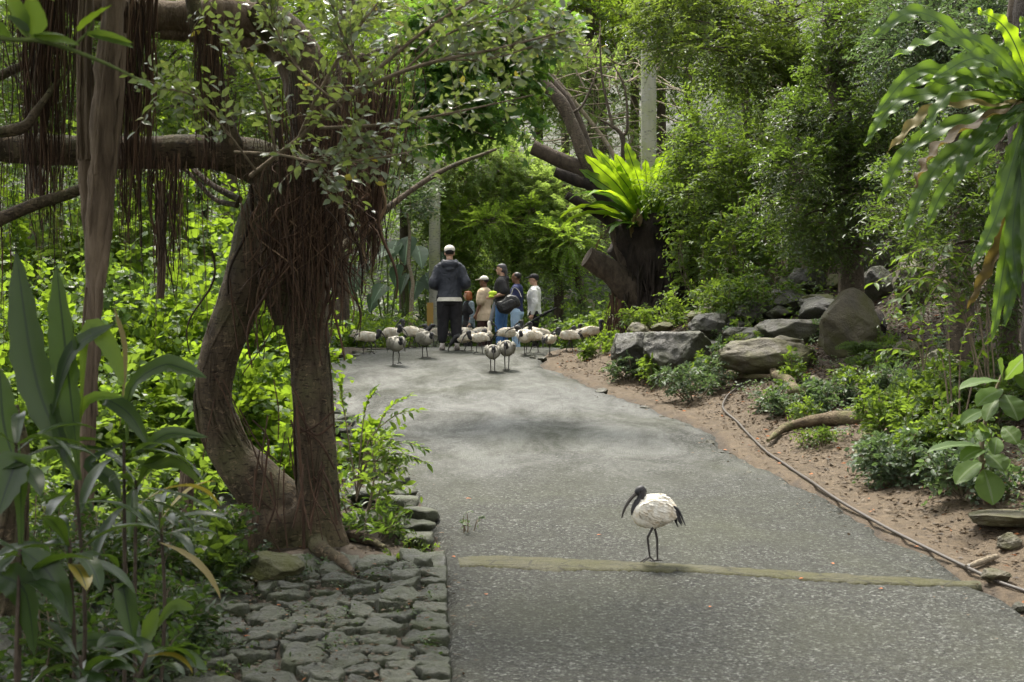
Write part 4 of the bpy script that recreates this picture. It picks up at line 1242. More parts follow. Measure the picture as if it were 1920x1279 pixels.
# ================================================================== STUMP TREE WITH FERN
def build_stump():
    d = 29.5
    base = on(1228, d)
    t = thing('pollarded_tree', base, 'thick dark hollow trunk with sawn off limbs beside the path', 'tree')
    g = Geo()
    add_tube(g, px_line([(1236, 640, d), (1236, 590, d), (1230, 540, d), (1226, 490, d), (1224, 440, d), (1226, 405, d)]), [.86, .72, .66, .72, .80, .72], 26, 60, .26, 2.0, lumps=1.8)
    for x0, x1, r0, r1 in [(1200, 1202, .14, .18), (1180, 1196, .10, .13), (1262, 1268, .17, .22), (1283, 1286, .13, .2), (1240, 1243, .12, .18)]:
        add_tube(g, px_line([(x0, 500, d - .45), ((x0 + x1) / 2, 560, d - .5), (x1, 618, d - .58), (x1 + 3, 640, d - .6)]), [r0 * .6, r0, r1, r1 * 1.4], 12, 24, .2, x0)
    for k in range(26):
        x = rng.uniform(1165, 1295); y = rng.uniform(450, 540)
        add_tube(g, px_line([(x, y, d - .62), (x + rng.normal(0, 8), y + 40, d - .7), (x + rng.normal(0, 12), y + 95, d - .62)]), rng.uniform(.012, .03), 6, 10)
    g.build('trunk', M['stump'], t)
    for pts, r_, sd, mt in [
        ([(1200, 570, d - .4), (1170, 535, d - .5), (1140, 505, d - .6), (1100, 482, d - .7)], [.26, .24, .21, .19], 31, 'stump_limb'),
        ([(1210, 460, d), (1180, 420, d), (1150, 380, d), (1110, 330, d), (1060, 305, d), (998, 276, d)], [.24, .20, .19, .17, .15, .13], 32, 'stump_limb'),
        ([(1160, 420, d - .1), (1120, 340, d - .15), (1095, 290, d - .2), (1075, 240, d - .2), (1050, 190, d - .2), (1012, 148, d - .2)], [.14, .13, .13, .12, .12, .10], 33, 'limb'),
        ([(1130, 330, d + .1), (1100, 290, d + .15), (1075, 225, d + .2), (1052, 180, d + .2), (1020, 145, d + .2)], [.17, .17, .16, .13, .12], 34, 'stump_limb'),
        ([(1150, 395, d - .2), (1110, 350, d - .3), (1080, 338, d - .3), (1040, 322, d - .3)], [.12, .11, .11, .09], 35, 'stump'),
        ([(1180, 440, d - .3), (1130, 405, d - .4), (1062, 366, d - .5)], [.12, .10, .08], 36, 'stump'),
        ([(1190, 560, d - .3), (1150, 430, d - .35), (1136, 410, d - .35)], [.12, .10, .08], 37, 'stump_limb'),
        ([(1160, 370, d), (1168, 300, d), (1166, 255, d), (1145, 235, d), (1125, 225, d)], [.055, .05, .045, .03, .02], 38, 'limb'),
        ([(1166, 255, d), (1176, 240, d), (1172, 170, d), (1150, 120, d)], [.035, .03, .02, .01], 39, 'limb'),
        ([(1150, 240, d), (1140, 200, d), (1128, 140, d), (1125, 70, d)], [.03, .026, .02, .01], 40, 'limb'),
        ([(1066, 215, d), (1090, 200, d), (1110, 160, d), (1120, 130, d)], [.03, .026, .02, .012], 41, 'limb')]:
        g = Geo(); add_tube(g, px_line(pts), r_, 14, len(pts) * 9, .12, sd)
        g.build('limb', M[mt], t)
    g = Geo()
    for k in range(30):                       # roots hanging from the sawn limb
        x = rng.uniform(1142, 1170)
        add_tube(g, px_line([(x, 535 + rng.uniform(0, 20), d - .5), (x + rng.normal(0, 4), 580, d - .6), (x + rng.normal(0, 8), 632, d - .65)]), rng.uniform(.006, .02), 5, 10)
    g.build('hanging_roots', M['root'], t)

    f = thing('nest_fern', P(1216, 440, d - .5), 'bright yellow green nest fern growing on top of the thick trunk', 'fern')
    c = P(1214, 436, d - .55)
    up = [(1104, 300), (1118, 288), (1146, 306), (1176, 280), (1190, 318), (1210, 305), (1199, 326), (1248, 286), (1259, 296), (1232, 345), (1092, 322), (1272, 330), (1236, 300), (1160, 330)]
    pf = [(0, .35), (.2, .72), (.45, 1), (.8, .88), (.93, .52), (1, .04)]
    up += [(1132, 300), (1222, 322), (1262, 318), (1156, 296), (1186, 350), (1246, 330), (1216, 350)]
    for k, (x, y) in enumerate(up):
        tip = P(x, y, d - .55 + rng.uniform(-.5, .3)); tip = c + (tip - c) * rng.uniform(1.02, 1.12)
        b = c + nrm(tip - c) * .10
        m_ = (b + tip) / 2 + np.array([(b[0] - tip[0]) * .10, 0, .06])
        g = Geo(); ribbon(g, [b, m_, tip], rng.uniform(.20, .25), (rng.normal(0, .45), -1, .3), .11, 26, pf, 0, rng.random(), .10, 14)
        g.build('frond', M['nest'], f)
    low = [(1066, 430), (1088, 366), (1106, 388), (1141, 404), (1141, 432), (1288, 396), (1274, 426), (1268, 392), (1282, 340), (1064, 408), (1150, 440), (1300, 380), (1120, 360), (1246, 424), (1180, 430)]
    for k, (x, y) in enumerate(low):
        tip = P(x, y, d - .75 + rng.uniform(-.5, .2))
        b = c + nrm(tip - c) * .10
        L = np.linalg.norm(tip - b) * 1.25
        g = Geo(); blade(g, b, nrm(tip - b) + np.array([0, 0, .75]), L, rng.uniform(.17, .22), 1.7, .06, 14, rng.uniform(-.4, .4), [(0, .22), (.2, .6), (.5, 1), (.8, .9), (.94, .5), (1, .03)], a=rng.random(), fold=.12, wn=11)
        g.build('frond', M['nest_dark' if k % 3 else 'nest'], f)
    for x, y, tx, ty in [(1190, 400, 1182, 445), (1130, 440, 1114, 468), (1196, 390, 1200, 425)]:
        g = Geo(); blade(g, P(x, y, d - .8), nrm(P(tx, ty, d - .9) - P(x, y, d - .8)), np.linalg.norm(P(tx, ty, d - .9) - P(x, y, d - .8)), .13, .5, .10, 8, .3, a=.5)
        g.build('dead_frond', M['dry'], f)
build_stump()

# ------------------------------------------------------------------ fern hanging in at the right
def build_right_fern():
    d = 13.4
    host = on(2010, d)
    t = thing('host_tree', host, 'dark tree trunk at the right edge carrying the big drooping fern', 'tree')
    g = Geo(); add_tube(g, [host - np.array([0, 0, .3]), P(1990, 600, d), P(1955, 300, d), P(1985, -200, d), P(2020, -700, d)], [.36, .30, .28, .26, .24], 18, 40, .14, 3)
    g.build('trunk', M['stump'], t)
    lf, gt = Geo(), Geo()
    crown(lf, P(2150, -700, d + 1), (2.2, 2.6, .9), 30, 36, 8, .6, .11, .5, 'small', .2, .5, .3, gt, -1)
    gt.build('branches', M['limb'], t); lf.build('crown', M['deep'], t)
    f = thing('nest_fern', P(1935, 290, d - .3), 'large nest fern with drooping wavy fronds at the right edge', 'fern')
    c = P(1935, 190, d - .30)
    prof = [(0, .25), (.12, .5), (.4, 1), (.7, .88), (.9, .5), (1, .05)]
    spec = [((1890, 60), (1832, 17), .14, 1), ((1850, 85), (1732, 55), .13, 0), ((1740, 28), (1628, 74), .13, 0), ((1780, 78), (1666, 110), .13, 0), ((1740, 130), (1634, 222), .14, 0), ((1710, 180), (1619, 272), .15, 0),
            ((1800, 160), (1724, 264), .14, 0), ((1760, 200), (1662, 286), .12, 3), ((1720, 268), (1646, 382), .14, 0), ((1770, 268), (1714, 350), .15, 2), ((1760, 310), (1694, 447), .14, 0), ((1830, 260), (1788, 358), .14, 0),
            ((1860, 240), (1838, 330), .15, 0), ((1880, 430), (1815, 580), .13, 2), ((1905, 480), (1884, 615), .12, 0), ((1915, 330), (1890, 420), .16, 0), ((1840, 110), (1745, 150), .15, 0), ((1810, 120), (1712, 196), .14, 0),
            ((1880, 190), (1830, 270), .16, 0), ((1905, 110), (1872, 80), .14, 0), ((1900, 290), (1850, 400), .14, 0), ((1880, 350), (1850, 480), .13, 0), ((1930, 80), (1915, 30), .14, 0),
            ((1990, 120), (2080, 160), .16, 0), ((2000, 200), (2090, 330), .16, 0), ((1960, 350), (1990, 520), .15, 0), ((1850, 215), (1760, 330), .13, 0), ((1885, 480), (1860, 640), .12, 0), ((1900, 420), (1912, 560), .14, 0), ((1870, 400), (1822, 500), .13, 0), ((1790, 330), (1735, 430), .13, 0), ((1840, 140), (1690, 160), .14, 0), ((1930, 450), (1935, 600), .14, 0)]
    for k, (via, tip, w, kind) in enumerate(spec):
        dz = rng.uniform(-.55, .30)
        p1, p2 = P(via[0], via[1], d - .35 + dz * .6), P(tip[0], tip[1], d - .40 + dz)
        g = Geo(); ribbon(g, [c + rng.normal(0, .03, 3), p1, p2], w * .95, (-.2 + rng.normal(0, .3), -.85, .5), .20, 44, prof, 0, rng.random(), .14, 12, rng.uniform(-.5, .5))
        g.build('frond' if kind < 2 else 'dead_frond', M[['nest_right', 'nest', 'dry', 'cordy_dry'][kind]], f)
build_right_fern()

# ------------------------------------------------------------------ strap-leaved plants, near left
def strap_plant(label, head, d, specs, n, L, W, group='strap leaved plants at the near left', elev=(.1, 1.2), foot=None):
    hp_ = P(head[0], head[1], d)
    fx, fy = hp_[0], hp_[1]
    base = np.array([fx, fy, float(ground(fx, fy))])
    t = thing('strap_leaf_plant', base, label, 'plant', group)
    g = Geo(); add_tube(g, [base - np.array([0, 0, .05]), (base + hp_) / 2 + rng.normal(0, .03, 3), hp_], [.013, .011, .009], 8, 14, .08)
    g.build('cane', M['stump_limb'], t)
    for pts, w, mt in [q for q in specs if isinstance(q[0], list)]:
        dd = rng.uniform(-.15, .1)
        g = Geo(); ribbon(g, [P(x, y, d + dd * (i / len(pts))) for i, (x, y) in enumerate(pts)], w, (rng.normal(0, .25), -.85, .45), .02, 16, None, 0, min(.93, rng.random()), .16)
        g.build('leaf', M[mt], t)
    for tip, w in [q for q in specs if not isinstance(q[0], list)]:
        q = P(tip[0], tip[1], d + rng.uniform(-.2, .1))
        l = np.linalg.norm(q - hp_)
        g = Geo(); blade(g, hp_, nrm(q - hp_) + np.array([0, 0, .12]), l * 1.03, w, .30, .012, 14, rng.uniform(-.4, .4), [(0, .14), (.12, .22), (.35, .75), (.6, 1), (.82, .72), (.94, .3), (1, .01)], a=rng.random() * .9, fold=.16, face=(rng.normal(0, .3), -1, .2))
        g.build('leaf', M['cordy'], t)
    for k in range(n + 2):
        a = 2.4 * k + rng.uniform(-.4, .4)
        e = rng.uniform(*elev)
        dr = np.array([math.cos(a) * math.cos(e), math.sin(a) * math.cos(e) * .8, math.sin(e)])
        b = hp_ - np.array([0, 0, rng.uniform(0, .16)])
        g = Geo(); blade(g, b, dr, L * rng.uniform(.7, 1.15), W * rng.uniform(.9, 1.4), rng.uniform(.7, 1.9), .012, 14, rng.uniform(-.4, .4), [(0, .14), (.12, .20), (.35, .7), (.6, 1), (.82, .72), (.94, .3), (1, .01)], a=rng.random(), fold=.14)
        g.build('leaf', M['cordy'], t)
    return t

strap_plant('tall strap leaved plant with two broad upright leaves at the left edge', (142, 900), 8.3, [([(146, 900), (70, 720), (30, 472)], .20, 'cordy'), ([(150, 900), (128, 700), (106, 497)], .17, 'cordy'), ([(97, 780), (134, 662), (216, 606)], .09, 'cordy'), ([(150, 800), (165, 618), (208, 655), (232, 722)], .10, 'mid'), ([(128, 830), (165, 752), (232, 743)], .06, 'lime'), ([(40, 900), (8, 800), (0, 690)], .17, 'cordy'), ([(120, 880), (112, 800), (102, 740)], .11, 'cordy')], 1, .46, .085, elev=(-.1, .5))
strap_plant('strap leaved plant with narrow arching leaves, behind the two upright leaves', (232, 830), 8.8, [([(238, 830), (245, 730), (302, 686), (340, 690), (388, 709)], .11, 'cordy'), ([(225, 800), (236, 660), (214, 576)], .035, 'cordy_dry'), ([(225, 780), (198, 749), (242, 776), (280, 838)], .10, 'cordy'), ([(240, 850), (276, 837), (320, 813), (391, 820)], .08, 'cordy'), ([(232, 830), (168, 867), (208, 900), (226, 936)], .09, 'cordy'), ([(240, 860), (292, 873), (335, 868), (377, 906)], .08, 'mid')], 4, .50, .075, elev=(-.1, .6))
strap_plant('low strap leaved plant with a drooping withered leaf, beside the rough paving', (255, 900), 8.9, [], 9, .50, .07, elev=(-.1, .9))
strap_plant('strap leaved plant with broad hanging leaves in the bottom left corner', (38, 1030), 7.5, [([(30, 1040), (0, 1075), (48, 1110), (66, 1232)], .17, 'cordy'), ([(36, 1030), (60, 1045), (98, 1085), (135, 1174)], .14, 'cordy'), ([(40, 1020), (36, 868), (18, 900), (-6, 970)], .18, 'cordy')], 5, .46, .10, elev=(-.2, .8))
strap_plant('strap leaved plant with glossy leaves drooping over the bottom edge', (130, 1010), 7.8, [], 9, .46, .095, elev=(-.2, .8))
strap_plant('short strap leaved plant spreading beside the paving stones', (262, 1215), 8.3, [([(250, 1150), (232, 1096), (238, 1140), (252, 1214)], .12, 'cordy'), ([(262, 1216), (282, 1185), (298, 1138)], .12, 'mid'), ([(285, 1190), (325, 1138), (364, 1142)], .07, 'mid'), ([(262, 1215), (175, 1200), (107, 1222)], .09, 'cordy'), ([(285, 1232), (335, 1226), (390, 1256)], .085, 'grey_leaf')], 4, .38, .085, elev=(.0, 1.0))
strap_plant('leaning strap leaved plant high against the left edge', (30, 830), 7.9, [], 8, .55, .08, elev=(-.1, .8))
strap_plant('strap leaved plant with dark leaves low at the bottom edge', (150, 1230), 7.6, [], 9, .42, .10, elev=(.0, .9))
strap_plant('small strap leaved plant with a yellowish leaf near the bottom of the picture', (275, 1225), 8.0, [], 7, .34, .08, elev=(.1, 1.0))
strap_plant('slender strap leaved plant under the leaning stem of the big tree', (300, 960), 9.6, [], 8, .48, .065, elev=(-.1, .9))
dl = thing('withered_leaf', P(300, 1020, 8.7), 'withered brown strap leaf hanging over the paving stones', 'leaf')
g = Geo(); blade(g, P(300, 1018, 8.7), nrm(P(380, 1070, 8.7) - P(300, 1018, 8.7)) + np.array([0, 0, .3]), .47, .055, 1.5, .03, 14, .5, a=.5)
g.build('blade', M['cordy_dry'], dl)

# ------------------------------------------------------------------ vine twig at the top left corner
def build_vine():
    d = 6.6
    t = thing('vine', P(0, 70, d), 'green vine twig with large leaves hanging in at the top left corner', 'vine')
    g = Geo()
    add_tube(g, px_line([(-60, 62, d), (20, 74, d), (70, 76, d), (130, 92, d), (200, 120, d), (262, 150, d)]), [.012, .010, .010, .009, .007, .004], 8, 40)
    add_tube(g, px_line([(130, 92, d), (160, 65, d), (175, 40, d)]), [.007, .005, .003], 6, 12)
    add_tube(g, px_line([(60, 76, d), (40, 40, d), (20, 10, d)]), [.007, .005, .003], 6, 12)
    g.build('stem', M['green_stem'], t)
    for (bx, by), (tx, ty), w, mt, rl in [((50, 70), (10, -30), .11, 'mid', .3), ((62, 72), (58, -10), .12, 'mid', -.3), ((55, 65), (15, 25), .07, 'grey_leaf', .2), ((145, 60), (205, 5), .09, 'lime', .2), ((60, 66), (150, 75), .05, 'mid', 1.0), ((165, 62), (252, 80), .06, 'deep', .8), ((160, 64), (248, 70), .05, 'mid', -.8), ((60, 66), (120, 60), .05, 'deep', .3), ((255, 148), (290, 165), .04, 'lime', .4), ((20, 75), (-50, 20), .1, 'deep', .4)]:
        b, q = P(bx, by, d), P(tx, ty, d - .05)
        g = Geo(); blade(g, b, nrm(q - b), np.linalg.norm(q - b) * 1.02, w, .25, .02, 10, rl, [(0, .08), (.08, .5), (.3, 1), (.55, .9), (.8, .55), (.93, .25), (1, .02)], a=.75, fold=.12)
        g.build('leaf', M[mt], t)
build_vine()

# ================================================================== LEFT BACKGROUND
lab = 'green broad leaved bush in the sunlit thicket behind the hanging-root tree'
grp = 'sunlit bushes behind the hanging-root tree'
k = 0
for px, d, h, w, n in [(490, 19, 2.3, 1.7, 190), (450, 20.5, 2.7, 2.0, 190), (380, 19, 2.7, 2.2, 200), (300, 20, 3.0, 2.2, 200), (230, 18.5, 2.6, 2.2, 190), (120, 19.5, 2.8, 2.2, 190), (40, 18.5, 2.4, 2.2, 190), (-60, 19.5, 2.8, 2.2, 150),
                       (480, 16.2, 1.3, 1.2, 120), (300, 16.0, 1.5, 1.6, 140), (400, 16.6, 1.6, 1.5, 140), (220, 15.6, 1.5, 1.6, 140), (100, 15.6, 1.5, 1.6, 140), (0, 15.2, 1.5, 1.6, 140),
                       (420, 24, 4.0, 2.6, 230), (310, 24.5, 4.4, 2.8, 240), (200, 24, 4.2, 2.8, 240), (80, 24.5, 4.4, 2.8, 240), (-40, 24, 4.2, 2.6, 200), (490, 25, 3.6, 2.0, 200)]:
    mt = ['lime', 'mid', 'lime', 'deep', 'lime', 'mid'][k % 6] if d < 23 else ['lime', 'mid', 'lime'][k % 3]
    shrub(on(px, d), h, w, lab, mt, 'heart', rng.uniform(.085, .12) if d < 23 else .125, .82, int(n * 1.6), 8, .55, grp, 'broad_leaf_bush', 'bush', 'green_stem', .3, .35)
    k += 1
for k, (px, d, h, w, n, lab2) in enumerate([(560, 14.9, .8, .9, 80, 'light green bush glimpsed between the two stems of the big tree'),
                                  (300, 14.2, 1.0, 1.2, 110, 'dark green bush under the horizontal limb left of the leaning stem'),
                                  (60, 13.8, 1.0, 1.2, 110, 'dark green bush behind the strap leaved plants at the left edge')]):
    shrub(on(px, d), h, w, lab2, ['lime', 'mid', 'mid'][k], 'heart', .11, .8, n, 6, .35, None, 'broad_leaf_bush', 'bush')
# low shrub in front of the big tree's foot with pale green serrated leaves
shrub(hit(395, 1085), .55, .9, 'shrub with pale green leaves in front of the leaning stem', 'mid', 'heart', .10, .75, 46, 5, .30, None, 'leafy_shrub', 'shrub')
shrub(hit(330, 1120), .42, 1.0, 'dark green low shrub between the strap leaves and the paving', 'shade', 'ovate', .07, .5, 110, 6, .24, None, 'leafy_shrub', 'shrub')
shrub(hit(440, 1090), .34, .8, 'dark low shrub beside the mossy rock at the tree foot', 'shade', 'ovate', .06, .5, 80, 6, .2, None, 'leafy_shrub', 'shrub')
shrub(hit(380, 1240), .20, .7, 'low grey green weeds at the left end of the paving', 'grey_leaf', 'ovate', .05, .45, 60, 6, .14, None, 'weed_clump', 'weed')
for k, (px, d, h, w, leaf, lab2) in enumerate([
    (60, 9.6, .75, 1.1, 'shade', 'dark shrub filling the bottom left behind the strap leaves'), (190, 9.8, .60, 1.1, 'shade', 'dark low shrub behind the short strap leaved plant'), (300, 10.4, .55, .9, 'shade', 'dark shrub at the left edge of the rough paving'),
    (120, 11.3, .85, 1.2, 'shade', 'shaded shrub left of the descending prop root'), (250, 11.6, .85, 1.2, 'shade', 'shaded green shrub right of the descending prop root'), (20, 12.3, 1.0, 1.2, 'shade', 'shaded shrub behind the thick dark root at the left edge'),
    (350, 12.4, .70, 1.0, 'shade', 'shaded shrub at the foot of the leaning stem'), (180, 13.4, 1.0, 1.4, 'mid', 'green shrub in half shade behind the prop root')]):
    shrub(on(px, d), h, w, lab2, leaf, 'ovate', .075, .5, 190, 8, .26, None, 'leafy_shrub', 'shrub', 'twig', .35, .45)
# shrub right of the stem, reaching over the kerb
def build_kerb_shrub():
    b = hit(672, 985)
    t = shrub(b, 1.10, .8, 'slender shrub with light green new leaves leaning over the left kerb', 'mid', 'ovate', .105, .42, 64, 6, .32, None, 'leafy_shrub', 'shrub', 'twig', .3, .4)
    d = b[1]
    gs, gl = Geo(), Geo()
    for pts in [[(668, 930), (690, 830), (740, 780), (785, 768)], [(668, 930), (700, 870), (745, 850), (800, 868)], [(668, 940), (680, 800), (690, 750), (700, 735)], [(670, 935), (650, 800), (640, 740), (636, 715)], [(668, 925), (710, 800), (730, 765), (768, 742)], [(670, 930), (700, 850), (760, 830), (795, 842)]]:
        c = add_tube(gs, px_line([(x, y, d) for x, y in pts]), [.008, .006, .003], 6, 22)
        tn = nrm(np.gradient(c, axis=0))
        j = np.arange(9, 22)
        for s in (1, -1):
            leaves(gl, c[j], tn[j] * .6 + s * np.array([.1, .5, .25]) + rng.normal(0, .2, (len(j), 3)), np.array([0, 0, 1.]) + rng.normal(0, .3, (len(j), 3)), rng.uniform(.05, .11, len(j)), rng.uniform(.025, .045, len(j)), 'ovate')
    o = gs.build('branch', M['twig'], t)
    o2 = gl.build('new_leaves', M['lime'], t)
build_kerb_shrub()
shrub(hit(655, 900), .85, .8, 'bright green bush at the kerb just right of the straight stem', 'lime', 'ovate', .12, .45, 70, 6, .3, None, 'leafy_shrub', 'shrub', 'twig')
shrub(hit(700, 1010), .30, .8, 'dark low shrub under the leaning kerb shrub', 'deep', 'ovate', .10, .32, 70, 6, .2, None, 'leafy_shrub', 'shrub', 'twig')
shrub(hit(868, 1010), .26, .30, 'tiny twiggy seedling growing at the path edge', 'grey_leaf', 'small', .035, .5, 14, 6, .10, None, 'seedling', 'weed', 'twig')
shrub(hit(800, 1035), .20, .22, 'small weed sprouting between kerb slab and path', 'mid', 'small', .045, .4, 16, 6, .08, None, 'weed', 'weed')
shrub(hit(765, 1030), .16, .16, 'thin weed beside the pale smooth kerb slab', 'mid', 'small', .05, .4, 12, 5, .08, None, 'weed', 'weed')
shrub(hit(742, 1048), .08, .26, 'flat green weed rosette on the red leaf litter', 'mid', 'ovate', .05, .6, 12, 4, .08, None, 'weed', 'weed')
shrub(hit(600, 1076), .14, .34, 'low weed between the mossy rock and the surface root', 'grey_leaf', 'ovate', .04, .5, 26, 5, .1, None, 'weed', 'weed')
shrub(hit(400, 1275), .16, .20, 'curled bright green weed at the bottom of the paving', 'mid', 'ovate', .05, .7, 16, 5, .08, None, 'weed', 'weed')

# trees closing the upper left
def bgtree(px, d, h, cr, label, leaf, templ, ll, ratio, nb, twigs, M_=9, tl=.7, bark='limb', rad=.14, cz=.68, group=None, lean=0., **kw):
    b = on(px, d)
    top = b + np.array([lean, 0, h * .8])
    return tree(b, [b - np.array([0, 0, .3]), b + np.array([lean * .2, 0, h * .3]), b + np.array([lean * .6, .2, h * .55]), top], [rad * 1.3, rad, rad * .8, rad * .4],
                [(b + np.array([lean, 0, h * cz]), cr)], label, leaf, templ, ll, ratio, bark, twigs, M_, tl, group=group, nb=nb, **kw)

bgtree(60, 27, 8.5, (2.6, 2, 2.6), 'dense green tree in the shade at the far left', 'deep', 'ovate', .12, .5, 46, 30, name='broadleaf_tree')
bgtree(250, 29, 9, (2.8, 2, 3.0), 'tall green tree behind the horizontal limb', 'mid', 'ovate', .13, .5, 46, 30, name='broadleaf_tree')
bgtree(430, 30, 9, (2.6, 2, 3.0), 'leafy tree showing above the horizontal limb near the big trunk', 'lime', 'ovate', .13, .55, 46, 28, name='broadleaf_tree')
bgtree(-40, 33, 9.5, (3.2, 2, 3.4), 'tall green tree far behind the root curtains at the left edge', 'mid', 'ovate', .15, .5, 54, 30, cz=.6, name='broadleaf_tree')
bgtree(170, 36, 10.5, (3.4, 2, 3.6), 'tall dark green tree far behind the descending prop root', 'deep', 'ovate', .16, .5, 60, 30, cz=.6, name='broadleaf_tree')
bgtree(380, 38, 11, (3.4, 2, 3.8), 'tall green tree far behind the leaf sprays of the big tree', 'mid', 'ovate', .16, .5, 60, 30, cz=.6, name='broadleaf_tree')
bgtree(560, 40, 11, (3.2, 2, 3.8), 'tall dark tree far behind the fused trunk', 'deep', 'ovate', .16, .5, 54, 30, cz=.6, name='broadleaf_tree')
bgtree(640, 33, 8.5, (2.6, 2, 3.0), 'leafy tree behind the curtain of hanging roots', 'mid', 'ovate', .13, .5, 46, 30, name='broadleaf_tree')
bgtree(760, 40, 9, (3.0, 2, 3.2), 'green tree above the giant arrow shaped leaves', 'mid', 'ovate', .14, .45, 34, 22, cz=.62, name='broadleaf_tree')

# ================================================================== MIDDLE BACKGROUND
def taro(px, d, label, lv):
    b = on(px, d)
    t = thing('elephant_ear_plant', b, label, 'plant', 'giant arrow leaved plants in the dark hollow')
    for (x, y, L, tx, ty) in lv:
        top = P(x, y, d + rng.uniform(-.3, .3))
        g = Geo(); add_tube(g, [b + rng.normal(0, .05, 3) * np.array([1, 1, 0]), (b + top) / 2 + np.array([0, 0, .15]), top], [.03, .022, .014], 6, 14)
        st = g.build('leaf_stalk', M['green_stem'], t)
        g = Geo()
        dv = nrm(P(tx, ty, d - .3) - P(x, y, d) + np.array([0, -.15, 0]))
        blade(g, top - dv * L * .18, dv, L * .78, L * .50, .6, .02, 12, rng.uniform(-.4, .4), [(0, .25), (.10, .75), (.22, 1), (.45, .92), (.7, .6), (.88, .28), (1, .02)], a=rng.random(), fold=.10, face=(rng.normal(0, .5), -.9, .7))
        g.build('leaf_blade', M['taro'], t)
taro(730, 36.5, 'giant arrow leaved plant nearest the hanging root rope', [(690, 495, .8, 665, 520), (725, 470, .9, 690, 480), (715, 540, .8, 690, 570), (745, 505, .75, 735, 560)])
taro(765, 37, 'giant arrow leaved plant with the tallest leaves left of the pole', [(765, 455, 1.0, 755, 510), (740, 460, .9, 722, 500), (785, 470, .9, 795, 505), (760, 520, .8, 745, 560)])
taro(795, 38, 'giant arrow leaved plant half hidden behind the wooden pole', [(800, 520, .8, 810, 545), (830, 480, .8, 838, 520), (780, 535, .8, 770, 570)])
taro(690, 37.5, 'giant arrow leaved plant low behind the straight stem', [(670, 525, .8, 655, 560), (700, 560, .7, 690, 590), (655, 500, .8, 640, 530), (685, 585, .6, 680, 610)])
# sapling
b = on(768, 35)
t = thing('sapling', b, 'thin bare crooked sapling stem left of the wooden pole', 'sapling')
g = Geo(); add_tube(g, [b - np.array([0, 0, .1]), P(772, 560, 35), P(774, 530, 35), P(766, 490, 35), P(768, 440, 35), P(764, 400, 35)], [.05, .045, .04, .04, .035, .03], 8, 36, .1); g.build('stem', M['pale_bark'], t)
gl, gt = Geo(), Geo(); crown(gl, P(740, 375, 35), (.9, .7, .7), 12, 22, 8, .4, .12, .45, 'ovate', .3, .4, .35, gt); gt.build('branches', M['twig'], t); gl.build('crown', M['grey_leaf'], t)

# feathery trees over the people
FE = dict(templ='small', ll=.085, ratio=.42, M_=26, tl=.62, droop=.55, flat=.12, spread=None)
def feather_tree(px, d, h, blobs, label, leaf='feather', twigs=15, nb=26, rad=.12):
    b = on(px, d)
    t = thing('feathery_tree', b, label, 'tree', 'feathery leaved trees behind the people')
    g = Geo(); c = add_tube(g, [b - np.array([0, 0, .3]), b + np.array([.1, 0, h * .3]), b + np.array([-.2, 0, h * .6]), b + np.array([.1, 0, h * .9])], [rad * 1.2, rad, rad * .7, rad * .3], 10, 30, .1)
    g.build('trunk', M['limb'], t)
    gl, gt = Geo(), Geo()
    for (x, y, dd, rx, rz, n_) in blobs:
        cen = P(x, y, dd)
        bc = crown(gl, cen, (rx, rx * .7, rz), n_, twigs, 22, .58, .10, .40, 'small', .30, .22, .62, gt, -1, .05, 1.1)
        s = c[int(len(c) * .7)]
        for q in bc[::2]:
            add_tube(gt, [s, (s + q) / 2 + np.array([0, 0, .3]), q], [.03, .022, .008], 5, 12, cap=False)
    gt.build('branches', M['twig'], t)
    gl.build('crown', M[leaf], t)
feather_tree(860, 41, 6.5, [(870, 330, 39, 1.4, .8, 26), (840, 400, 39.5, 1.0, .6, 18), (800, 330, 39, .9, .7, 14), (880, 450, 40, 1.1, .6, 18), (820, 470, 40, .8, .5, 12)], 'feathery leaved tree behind the wooden pole and the man in the jacket')
feather_tree(960, 40, 6.5, [(950, 380, 38.5, 1.3, .8, 26), (930, 300, 38, 1.2, .6, 20), (1010, 320, 38.5, 1.0, .6, 18), (985, 440, 39, 1.0, .6, 18), (920, 470, 39.5, .9, .5, 14)], 'pale green feathery leaved tree in the middle above the group of people')
feather_tree(1040, 38.5, 5.5, [(1050, 360, 37.5, .9, .5, 14), (1080, 420, 37, .8, .5, 14), (1030, 430, 38, 1.0, .5, 16), (1110, 350, 38, .8, .5, 14), (1060, 490, 37.5, .8, .4, 12)], 'feathery leaved tree with bright new sprays left of the thick trunk')
feather_tree(1085, 38.5, 4.4, [(1060, 450, 36.6, .7, .30, 10), (915, 425, 37.5, .8, .3, 9), (985, 400, 37.5, .6, .25, 7), (870, 410, 38, .5, .2, 6)], 'low yellow green feathery sprays hanging above the men at the right of the group', 'feather_new', 14)
feather_tree(1130, 47, 10, [(1120, 180, 44, 2.0, 1.6, 26), (1060, 100, 44, 1.6, 1.2, 18)], 'tall feathery leaved tree far behind the bare twigs')
